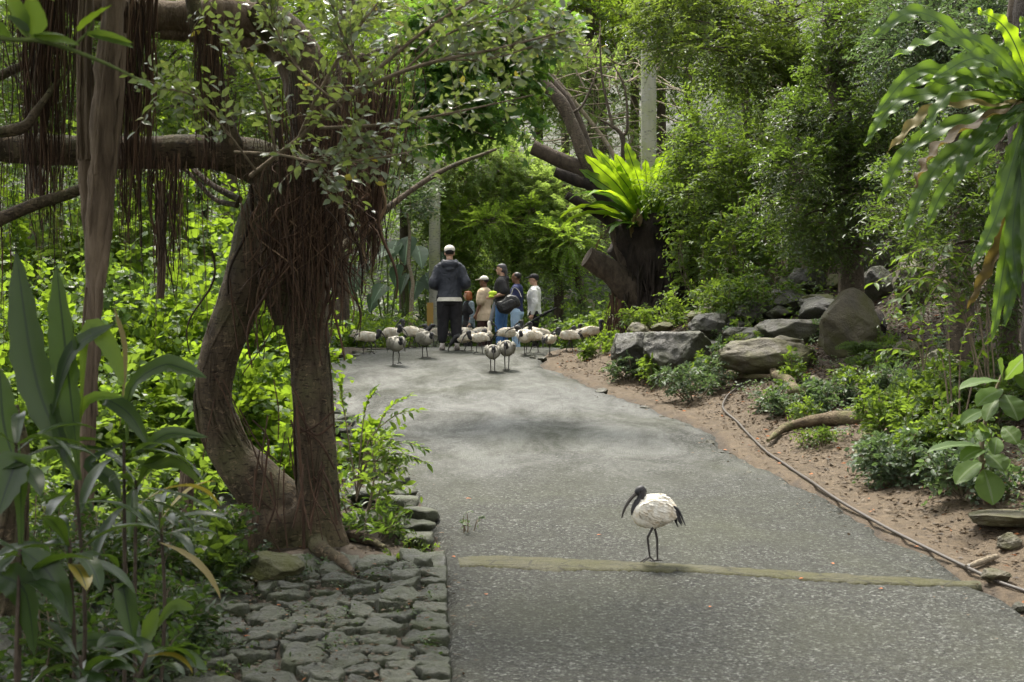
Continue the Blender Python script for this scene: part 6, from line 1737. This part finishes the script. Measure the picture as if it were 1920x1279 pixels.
def nk(pts, rad, l=.215, a0=30, a1=85, y=0.):
    h = np.array(pts[-1], float)
    d = np.array([math.cos(R(a0)), y, -math.sin(R(a0))])
    return dict(pts=pts, rad=rad, bill=bill(h + d * .035, l, a0, a1, y))
RN = [.050, .044, .039, .036, .038]
POSE = {
    'alert': dict(neck=nk([(.085, 0, .360), (.118, 0, .385), (.116, 0, .440), (.086, 0, .49), (.072, 0, .54), (.084, 0, .562)], [.046, .046, .036, .031, .034, .036], .235, 40, 76), body_len=.33, body_h=.130, body_z=.395, pitch=.02, stride=.035, lift=.035, plump=.85, tail=26),
    'hunched': dict(neck=nk([(0.100, 0, 0.295), (0.165, 0, 0.325), (0.180, 0, 0.365), (0.165, 0, 0.395), (0.182, 0, 0.412)], RN, .225, 28, 62), body_len=.42, pitch=.06, body_z=.30),
    'upright': dict(neck=nk([(0.120, 0, 0.310), (0.185, 0, 0.340), (0.185, 0, 0.410), (0.175, 0, 0.470), (0.195, 0, 0.495)], RN, .225, 28, 75), body_len=.42, pitch=.16, body_z=.30),
    'reaching': dict(neck=nk([(0.120, 0, 0.300), (0.200, 0, 0.350), (0.250, 0, 0.405), (0.270, 0, 0.440), (0.300, 0, 0.448)], RN, .225, 8, 50), body_len=.42, pitch=.10, stride=.08, body_z=.30),
    'walking': dict(neck=nk([(0.110, 0, 0.285), (0.170, 0, 0.305), (0.195, 0, 0.350), (0.185, 0, 0.390), (0.205, 0, 0.400)], RN, .225, 40, 78), body_len=.40, pitch=.0, stride=.07, lift=.03, body_z=.30),
    'feeding': dict(neck=nk([(.12, 0, .27), (.19, 0, .25), (.24, 0, .20), (.26, 0, .16), (.275, 0, .15)], RN, .18, 60, 95), body_len=.40, pitch=-.30, body_z=.25, stride=.06),
    'facing': dict(neck=nk([(.10, 0, .36), (.155, .008, .36), (.165, .012, .385), (.15, .006, .41), (.165, 0, .415)], [.05, .036, .03, .03, .03], .19, 60, 95), body_len=.32, body_h=.125, body_z=.34, pitch=.12, plump=1.12, stride=.03),
    'walking_facing': dict(neck=nk([(.10, 0, .36), (.155, .010, .36), (.165, .014, .39), (.15, .006, .42), (.165, 0, .43)], [.05, .036, .03, .03, .03], .20, 50, 90, .15), body_len=.32, body_h=.125, body_z=.345, pitch=.10, plump=1.10, stride=.04, lift=.05),
}
_im = {}
def ibis(pose, pos, heading, label, white_neck=False, grey=False, size=1.0):
    key = (pose, white_neck, grey)
    mats = [M['plume_shaded'] if grey else M['plume'], M['ibis_black'], M['ibis_leg'], M['ibis_bill']]  # grey selects the plumage that has breast shade painted in
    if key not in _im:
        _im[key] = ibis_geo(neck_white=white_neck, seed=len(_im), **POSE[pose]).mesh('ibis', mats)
    o = bpy.data.objects.new('ibis', _im[key])
    COL.objects.link(o)
    o.location = Vector([float(c) for c in pos])
    o.rotation_euler = (0, 0, R(heading))
    size = size if pose == 'alert' else float(rng.uniform(.90, 1.03))
    o.scale = (size * float(rng.uniform(.94, 1.06)), size, size)
    if pose == 'alert': o.scale = (1, 1, 1)
    tag(o, label, 'bird', 'flock of white and black ibises')
    return o

def onpath(px, py):
    q = road_hit(px, py)
    return (q[0], q[1], pz(q[0], q[1]) + .004)
def at(px, d):
    x = (px - CX) / F * d
    inside = xl(d) < x < xr(d)
    return (x, d, pz(x, d) + .002 if inside else float(ground(x, d)))

q = onpath(1222, 1067)
ibis('alert', (q[0], q[1], q[2] + .016), 184, 'nearest ibis, walking alone across the mossy concrete strip', size=1.0)
ibis('walking', at(690, 27.6), -6, 'leftmost standing ibis, seen from the side with its bill pointing right')
ibis('feeding', at(676, 30.2), -20, 'ibis stooping low behind the leftmost standing ibis', grey=False)
ibis('hunched', at(735, 28.6), -35, 'white ibis directly behind the shaded one walking towards the camera on the left')
ibis('walking_facing', onpath(743, 689), -62, 'ibis with shaded breast walking forward on the left half of the path', grey=True)
ibis('upright', at(771, 29.0), 150, 'ibis with raised neck facing left, tallest of those left of the man in the jacket')
ibis('hunched', at(782, 30.8), -15, 'ibis whose dark head shows just right of the raised neck bird')
ibis('reaching', at(783, 29.6), 10, 'ibis with neck stretched to the right just left of the jacket man, legs pinkish')
ibis('facing', onpath(798, 675), -50, 'small shaded ibis standing alone just left of the feet of the man in the jacket', grey=True)
ibis('reaching', at(822, 29.8), 165, 'ibis half hidden behind the legs of the man in the jacket')
ibis('feeding', onpath(876, 662), 170, 'ibis with lowered head just right of the feet of the man in the jacket')
ibis('walking', onpath(898, 667), 195, 'striding ibis facing left below the man in the beige shirt')
ibis('upright', at(902, 30.0), 20, 'white necked young ibis with raised neck in front of the man in the beige shirt', True)
ibis('hunched', at(872, 31.0), 60, 'ibis behind the others at the feet of the red haired woman')
ibis('feeding', at(913, 28.9), 75, 'plump white ibis seen from behind, bent low at the crest of the path')
ibis('facing', onpath(924, 701), -86, 'left one of the two shaded ibises walking side by side towards the camera', grey=True)
ibis('facing', onpath(950, 697), -96, 'right one of the two shaded ibises walking side by side towards the camera', grey=True)
ibis('hunched', at(953, 28.7), -12, 'ibis facing right just behind the pair walking towards the camera')
ibis('facing', onpath(984, 667), -120, 'small ibis facing the camera between the pale jeans and the big left facing bird')
ibis('reaching', onpath(1000, 663), 178, 'large ibis in side view facing left below the man in the pale sweatshirt')
ibis('upright', at(996, 30.4), 160, 'ibis with raised head before the dark trousers of the pale sweatshirt man')
ibis('upright', at(1012, 30.0), 185, 'ibis with curved neck behind the large left facing bird')
ibis('hunched', at(1020, 31.4), 100, 'ibis farthest back in the cluster below the man in the pale sweatshirt')
ibis('walking', onpath(1031, 667), 62, 'ibis turned away showing its black tail plumes at the right of the path')
ibis('hunched', at(1066, 28.3), 176, 'cream coloured ibis facing left on the dirt verge')
ibis('upright', at(1072, 30.6), 20, 'ibis with raised head behind the cream coloured bird on the verge')
ibis('hunched', at(1093, 29.4), 172, 'ibis facing left in the weeds right of the cream coloured bird')
ibis('upright', at(1108, 29.2), 8, 'rightmost large ibis, facing right among the weeds')
ibis('feeding', on(1162, 29.0) , 10, 'small white patch of an ibis half hidden above the rock wall')

# ================================================================== PEOPLE
def remesh(g, voxel, mats, name, it=4, parent=None, fac=.5):
    me = g.mesh('tmp', [M['eye']])
    o = bpy.data.objects.new('tmp', me); COL.objects.link(o)
    m = o.modifiers.new('r', 'REMESH'); m.mode = 'VOXEL'; m.voxel_size = voxel; m.use_smooth_shade = True
    if it:
        s = o.modifiers.new('s', 'SMOOTH'); s.iterations = it; s.factor = fac
    dg = bpy.context.evaluated_depsgraph_get()
    out = bpy.data.meshes.new_from_object(o.evaluated_get(dg))
    bpy.data.objects.remove(o); bpy.data.meshes.remove(me)
    out.name = name
    out.materials.clear()
    out.materials.append(mats)
    ob = bpy.data.objects.new(name, out); COL.objects.link(ob)
    if parent is not None: ob.parent = parent
    return ob

def ell(g, c, r, yaw=0., sub=3, tilt=0.):
    v, f = ico(sub)
    w = v * np.array(r)
    if tilt:
        w = np.stack([w[:, 0] * math.cos(tilt) + w[:, 2] * math.sin(tilt), w[:, 1], -w[:, 0] * math.sin(tilt) + w[:, 2] * math.cos(tilt)], 1)
    if yaw:
        w = np.stack([w[:, 0] * math.cos(yaw) - w[:, 1] * math.sin(yaw), w[:, 0] * math.sin(yaw) + w[:, 1] * math.cos(yaw), w[:, 2]], 1)
    g.add(w + np.asarray(c, float), f)

def limb(g, pts, rad):
    add_tube(g, pts, rad, 14, len(pts) * 6)
    for p, r_ in zip(pts, rad): ell(g, p, (r_ * .98,) * 3, sub=2)

def vloft(g, rings, sides=20, n=34):
    """upright body of elliptic rings (x, z, depth radius, side radius)"""
    q = catmull(np.array(rings, float), n)
    a = np.linspace(0, 2 * np.pi, sides, endpoint=False)
    v = np.stack([q[:, :1] + np.cos(a) * q[:, 2:3], np.sin(a) * q[:, 3:4], np.repeat(q[:, 1:2], sides, 1)], -1).reshape(-1, 3)
    i, j = np.meshgrid(np.arange(n - 1), np.arange(sides), indexing='ij'); j2 = (j + 1) % sides
    g.add(v, np.stack([i * sides + j, i * sides + j2, (i + 1) * sides + j2, (i + 1) * sides + j], -1).reshape(-1, 4))
    for off, flip, z in ((0, True, q[0]), ((n - 1) * sides, False, q[-1])):
        vv = np.vstack([v[off:off + sides], [[z[0], 0, z[1]]]])
        g.add(vv, [((k + 1) % sides, k, sides) if flip else (k, (k + 1) % sides, sides) for k in range(sides)])

def person(pos, heading, h, label, skin, arms, legs=None, yaw=0., nod=0., shirt=None, sleeve='short', bulk=.0, hem=.86, trousers='denim', tbulk=.0, shoe='boot', hair=None, cap=None, female=False, extra=None):
    t = thing('person', pos, label, 'person')
    t.rotation_euler = (0, 0, R(heading)); s = h / 1.75
    t.scale = (s, s, s)
    sw = .175 if female else .195
    hipw = .095
    legs = legs or [(0.0, .10), (0.0, -.10)]
    g = Geo()
    rings = [(0, .80, .085, .12), (-.005, .90, .115, .165), (0, 1.02, .105, .145), (.005, 1.12, .105, .142), (.01, 1.26, .118, .160), (0, 1.38, .106, .165), (-.012, 1.450, .070, .105), (-.012, 1.50, .056, .060), (.0, 1.58, .054, .056)]
    vloft(g, rings)
    hy = np.array([math.cos(yaw), math.sin(yaw), 0]); hs_ = np.array([-math.sin(yaw), math.cos(yaw), 0])
    hc = np.array([.012, 0, 1.640])
    def H(x, y, z):
        x2 = x * math.cos(nod) + z * math.sin(nod); z2 = -x * math.sin(nod) + z * math.cos(nod)
        return hc + hy * x2 + hs_ * y + np.array([0, 0, z2])
    ell(g, H(-.005, 0, .022), (.098, .077, .090), yaw)
    ell(g, H(.022, 0, -.045), (.068, .058, .070), yaw)
    ell(g, H(.096, 0, -.018), (.022, .013, .026), yaw)
    ell(g, H(.082, 0, .026), (.014, .045, .012), yaw)
    ell(g, H(.078, 0, -.066), (.016, .024, .011), yaw)
    ell(g, H(.068, 0, -.098), (.022, .026, .018), yaw)
    for q in (1, -1): ell(g, H(-.008, q * .078, -.008), (.020, .011, .032), yaw)
    sh = {}
    for q, (elb, wri, hd) in zip((1, -1), arms):
        S0 = np.array([-.008, q * (sw - .015), 1.392]); elb = np.array(elb, float); wri = np.array(wri, float)
        limb(g, [S0, S0 * .5 + elb * .5, elb, elb * .5 + wri * .5, wri], [.048, .044, .041, .038, .027])
        d = nrm(np.array(hd, float)); fa = nrm(wri - elb)
        lat = nrm(np.cross(d, np.array([0, q * 1.0, .001]))) if abs(d[1]) < .9 else np.array([1., 0, 0])
        p1 = wri + fa * .045
        limb(g, [wri, p1, p1 + d * .03], [.028, .036, .032])
        for k in range(4):
            b = p1 + d * .035 + lat * (k - 1.5) * .019
            l = [.066, .076, .072, .056][k]
            cu = np.array([0, -q, 0]) * .5
            add_tube(g, [b, b + d * l * .5, b + d * l * .8 + cu * l * .4], [.0105, .0100, .0085], 8, 8)
        b = p1 + lat * .034
        add_tube(g, [b, b + lat * .02 + d * .025, b + lat * .018 + d * .055], [.012, .011, .009], 8, 8)
        sh[q] = (S0, elb, wri)
    an = {}
    for q, (fx, fy) in zip((1, -1), legs):
        hp = np.array([0, q * hipw, .90]); ak = np.array([fx - .015, fy, .075]); kn = (hp + ak) / 2 + np.array([.03, 0, .01])
        limb(g, [hp, hp * .5 + kn * .5, kn, kn * .55 + ak * .45, ak], [.090, .075, .056, .054, .038])
        an[q] = (hp, kn, ak)
    remesh(g, .0105, M[skin], 'body', 2, t)
    for q in (1, -1):
        g = Geo(); ell(g, H(.083, q * .031, .006), (.009, .012, .008), yaw, 2)
        g.build('eye', M['eye'], t, (0, 0, 0))
    # shirt
    g = Geo(); b = bulk + .016
    fl = .03 if hem < .80 else 0.
    hr = [(-.005, hem, .118 + b + fl, .165 + b + fl)] + ([(-.005, .90, .118 + b + fl * .6, .168 + b + fl * .6)] if fl else []) + [(x, z, a + b, c + b) for x, z, a, c in rings[2:6] if z > hem + .03 and not (fl and z < .95)] + [(-.012, 1.45, .086 + b * .7, .132 + b), (-.010, 1.505, .062 + b * .4, .068 + b * .4)]
    vloft(g, hr)
    for q in (1, -1):
        S0, E, W_ = sh[q]; S0 = S0 + np.array([0, q * .006, -.004 - b * .2])
        ell(g, (-.012, q * .105, 1.425 + b * .1), (.075 + b * .5, .115, .052 + b * .3))
        if sleeve == 'short': limb(g, [S0, S0 * .5 + E * .5, S0 * .18 + E * .82], [.066 + b * .8, .062 + b, .060 + b])
        else: limb(g, [S0, S0 * .5 + E * .5, E, E * .5 + W_ * .5, W_ * .92 + E * .08], [.060 + b * .45, .053 + b * .55, .052 + b * .7, .044 + b * .5, .032 + b * .3])
    if extra == 'hood':
        ell(g, (-.115, 0, 1.445), (.085, .15, .085)); ell(g, (-.02, .10, 1.49), (.09, .045, .05)); ell(g, (-.02, -.10, 1.49), (.09, .045, .05)); ell(g, (-.14, 0, 1.37), (.05, .09, .06))
    if extra == 'smallhood':
        ell(g, (-.10, 0, 1.45), (.06, .11, .055))
    remesh(g, .0115, M[shirt], 'jacket' if extra == 'hood' else 'shirt', 3, t)
    # trousers
    g = Geo(); b = tbulk + .012
    vloft(g, [(-.005, .76, .09 + b, .14 + b), (-.008, .86, .122 + b, .17 + b), (0, .95, .110 + b, .155 + b), (0, max(.98, min(1.0, hem + .05)), .104 + b, .150 + b)], n=14)
    for q in (1, -1):
        hp, kn, ak = an[q]
        limb(g, [hp, hp * .5 + kn * .5, kn, kn * .5 + ak * .5, ak + np.array([0, 0, .10 if extra == 'hood' else .03])], [.094 + b, .080 + b, .060 + b * 1.1, .058 + b * .9, .050 + b * .7])
    remesh(g, .0115, M[trousers], 'trousers', 3, t)
    for q in (1, -1):
        g = Geo(); ak = an[q][2]
        ell(g, ak + np.array([.055, 0, -.035]), (.145, .054, .046)); ell(g, ak + np.array([-.03, 0, -.012]), (.055, .043, .06)); ell(g, ak + np.array([.06, 0, -.062]), (.14, .050, .016))
        remesh(g, .010, M[shoe], 'shoe', 2, t)
    if extra == 'hood':
        g = Geo(); vloft(g, [(-.005, hem - .045, .178, .222), (-.005, hem + .02, .172, .218)], n=6)
        g.build('undershirt', M['white_cloth'], t, (0, 0, 0))
        for q in (1, -1):
            g = Geo(); ak = an[q][2]; limb(g, [ak + np.array([0, 0, .03]), ak + np.array([0, 0, .10])], [.044, .046]); g.build('sock', M['white_cloth'], t, (0, 0, 0))
    if hair:
        g = Geo(); kind, hm = hair
        ell(g, H(-.022, 0, .035), (.094, .083, .086), yaw)
        if kind != 'short': ell(g, H(-.045, 0, -.01), (.070, .078, .075), yaw)
        if kind == 'bob':
            for q in (1, -1): ell(g, H(-.005, q * .072, -.04), (.06, .03, .095), yaw)
            ell(g, H(-.06, 0, -.06), (.06, .075, .09), yaw); ell(g, H(.035, 0, .075), (.06, .065, .035), yaw)
        if kind == 'tail':
            ell(g, H(-.095, 0, -.05), (.040, .045, .075), yaw); ell(g, H(-.10, 0, -.12), (.030, .035, .07), yaw); ell(g, H(.02, 0, .07), (.07, .07, .04), yaw)
        remesh(g, .010, M[hm], 'hair', 2, t)
    if cap:
        g = Geo(); cm, back = cap
        v, f = ico(3)
        w = v * np.array([.108, .092, .085]); w[:, 2] = np.maximum(w[:, 2], -.012)
        w = np.stack([w[:, 0] * math.cos(yaw) - w[:, 1] * math.sin(yaw), w[:, 0] * math.sin(yaw) + w[:, 1] * math.cos(yaw), w[:, 2]], 1) + H(-.006, 0, .052)
        g.add(w, f)
        ob = g.build('cap', M[cm], t, (0, 0, 0))
        g = Geo(); ell(g, H(.135, 0, .048), (.075, .068, .010), yaw, 3, .18)
        g.build('peak', M[cm], ob, (0, 0, 0))
    return t

down = lambda q, x=.0, out=.05: ((x - .01, q * (.215 + out * .6), 1.13), (x + .06, q * (.22 + out), .90), (.1, 0, -1))
EL = [down(1), down(-1)]
p = at(843, 28.2)
person((p[0], p[1], p[2] - .0), 93, 1.82, 'man in a dark hooded jacket and pale cap seen from behind, nearest of the group', 'skin_fair', [((-.05, .275, 1.12), (.17, .16, 1.04), (1, -.5, 0)), ((-.05, -.275, 1.12), (.17, -.16, 1.04), (1, .5, 0))],
       [(0, .125), (0, -.125)], 0, 0, 'jacket', 'long', .040, .87, 'black_cloth', .026, 'shoe', ('short', 'hair_dark'), None, False, 'hood')
# cap of the jacket man, worn with the opening to the back
jm = [o for o in bpy.data.objects if o.name.startswith('person')][0]
g = Geo(); v, f = ico(3); w = v * np.array([.110, .094, .088]); w[:, 2] = np.maximum(w[:, 2], -.030); g.add(w + np.array([.008, 0, 1.695]), f)
cp_ = g.build('cap', M['white_cloth'], jm, (0, 0, 0))
g = Geo(); ell(g, (-.094, 0, 1.678), (.016, .050, .020)); g.build('opening', M['hair_dark'], cp_, (0, 0, 0))
g = Geo(); ell(g, (.15, 0, 1.70), (.075, .068, .010)); g.build('peak', M['white_cloth'], cp_, (0, 0, 0))

def stand(px, d, top, h):
    """place a person of height h whose head top is seen at the pixel row top"""
    q = P(px, top, d)
    return (q[0], q[1], q[2] - h)
pw = person(stand(878, 36.0, 546, 1.52), 205, 1.52, 'red haired woman in a black top and open plaid overshirt', 'skin_fair', [down(1, .02), down(-1, .02)], None, -.35, 0, 'black_cloth', 'short', .0, .84, 'charcoal', .01, 'boot', ('bob', 'hair_red'), None, True)
g = Geo()
for q in (1, -1):
    limb(g, [(-.01, q * .18, 1.42), (-.01, q * .24, 1.13), (.05, q * .26, .93)], [.08, .068, .055])
    limb(g, [(-.03, q * .14, 1.44), (-.02, q * .165, 1.2), (-.02, q * .18, .88)], [.05, .06, .06])
vloft(g, [(-.07, .80, .10, .19), (-.07, 1.0, .09, .17), (-.06, 1.25, .09, .18), (-.06, 1.43, .07, .16)], n=14)
remesh(g, .012, M['plaid'], 'overshirt', 3, pw)
person(stand(908, 34.0, 519, 1.63), 158, 1.63, 'man in a beige short sleeved shirt, brown trousers and pale cap, facing left', 'skin_brown', [((-.0, .245, 1.14), (.09, .25, .90), (.1, 0, -1)), down(-1)],
       [(.03, .10), (-.05, -.10)], .1, 0, 'beige', 'short', .028, .74, 'brown_cloth', .016, 'boot', ('short', 'hair_dark'), ('white_cloth', False))
person(stand(941, 32.2, 495, 1.73), 172, 1.73, 'tall woman with grey hair tied back, charcoal shirt and blue jeans, forearm held forward', 'skin_fair', [((-.09, .24, 1.15), (.16, .22, 1.07), (1, 0, 0)), ((-.06, -.22, 1.15), (.15, -.18, 1.10), (1, 0, 0))],
       [(.05, .09), (-.06, -.09)], .0, .0, 'charcoal', 'short', .018, .86, 'denim', .010, 'boot', ('tail', 'hair_grey'), None, True, 'smallhood')
person(stand(969, 34.2, 511, 1.74), 168, 1.74, 'man in a navy t-shirt and pale blue jeans holding a bag strap at his chest', 'skin_brown', [((-.03, .26, 1.13), (.17, .14, 1.27), (.4, -.3, 1)), down(-1)],
       [(-.02, .10), (.06, -.10)], .0, .0, 'navy', 'short', .014, .88, 'denim_pale', .014, 'shoe', ('short', 'hair_dark'))
person(stand(1002, 34.6, 515, 1.74), 176, 1.74, 'man in a pale grey sweatshirt and black cap holding a long dark umbrella', 'skin_fair', [((-.03, .245, 1.13), (.03, .26, .88), (.4, 0, -.9)), down(-1)],
       None, .0, .0, 'grey_sweat', 'long', .022, .86, 'black_cloth', .016, 'boot', ('short', 'hair_dark'), ('black_cloth', False))

# things they carry
def box_bag():
    c = P(953, 571, 31.75)
    t = thing('shoulder_bag', c, 'big slouching black shoulder bag hanging between the woman in charcoal and the man in navy', 'bag')
    g = Geo(); v, f = ico(4)
    w = np.sign(v) * np.abs(v) ** .62 * np.array([.235, .10, .15])
    w[:, 2] += .02 * np.sin(w[:, 0] * 22)
    a = .48
    w = np.stack([w[:, 0] * math.cos(a) - w[:, 2] * math.sin(a), w[:, 1], w[:, 0] * math.sin(a) + w[:, 2] * math.cos(a)], 1)
    g.add(w + c, f); g.build('body', M['leather'], t)
    g = Geo(); v2 = np.sign(v) * np.abs(v) ** .6 * np.array([.15, .03, .09]); v2 = np.stack([v2[:, 0] * math.cos(a) - v2[:, 2] * math.sin(a), v2[:, 1] - .10, v2[:, 0] * math.sin(a) + v2[:, 2] * math.cos(a) - .02], 1)
    g.add(v2 + c, f); g.build('pocket', M['leather'], t)
    g = Geo(); add_tube(g, [P(978, 558, 31.8), P(972, 545, 32.5), P(963, 540, 33.6), P(958, 552, 32.6), P(940, 575, 31.8)], [.011] * 5, 6, 30); g.build('strap', M['leather'], t)
box_bag()
t = thing('umbrella', P(920, 600, 31.7), 'folded grey umbrella carried upright beside the beige shirted man', 'umbrella')
g = Geo(); add_tube(g, [P(927, 566, 31.7), P(924, 585, 31.7), P(920, 604, 31.7), P(917, 618, 31.7)], [.018, .045, .038, .012], 10, 18, .1); g.build('cover', M['grey_cover'], t)
g = Geo(); add_tube(g, [P(928, 560, 31.7), P(926, 570, 31.7)], .016, 8); add_tube(g, [P(917, 617, 31.7), P(915, 626, 31.7)], .008, 8); g.build('handle', M['metal_dark'], t)
g = Geo(); ell(g, P(924, 550, 31.75), (.09, .05, .05)); ell(g, P(921, 556, 31.72), (.06, .04, .03))
tag(remesh(g, .01, M['yellow_item'], 'cloth', 2), 'lime yellow cloth held in the hand of the woman in charcoal', 'cloth')
t = thing('umbrella', P(1003, 600, 34.2), 'long black folded umbrella held low and pointing back to the right', 'umbrella')
g = Geo(); add_tube(g, [P(1012, 593, 34.25), P(1028, 585, 34.25), P(1044, 577, 34.25)], [.034, .030, .012], 10, 16); g.build('cover', M['black_cloth'], t)
g = Geo(); add_tube(g, [P(986, 608, 34.25), P(1000, 600, 34.25), P(1014, 592, 34.25)], [.020, .018, .014], 8, 14); g.build('handle', M['metal_dark'], t)
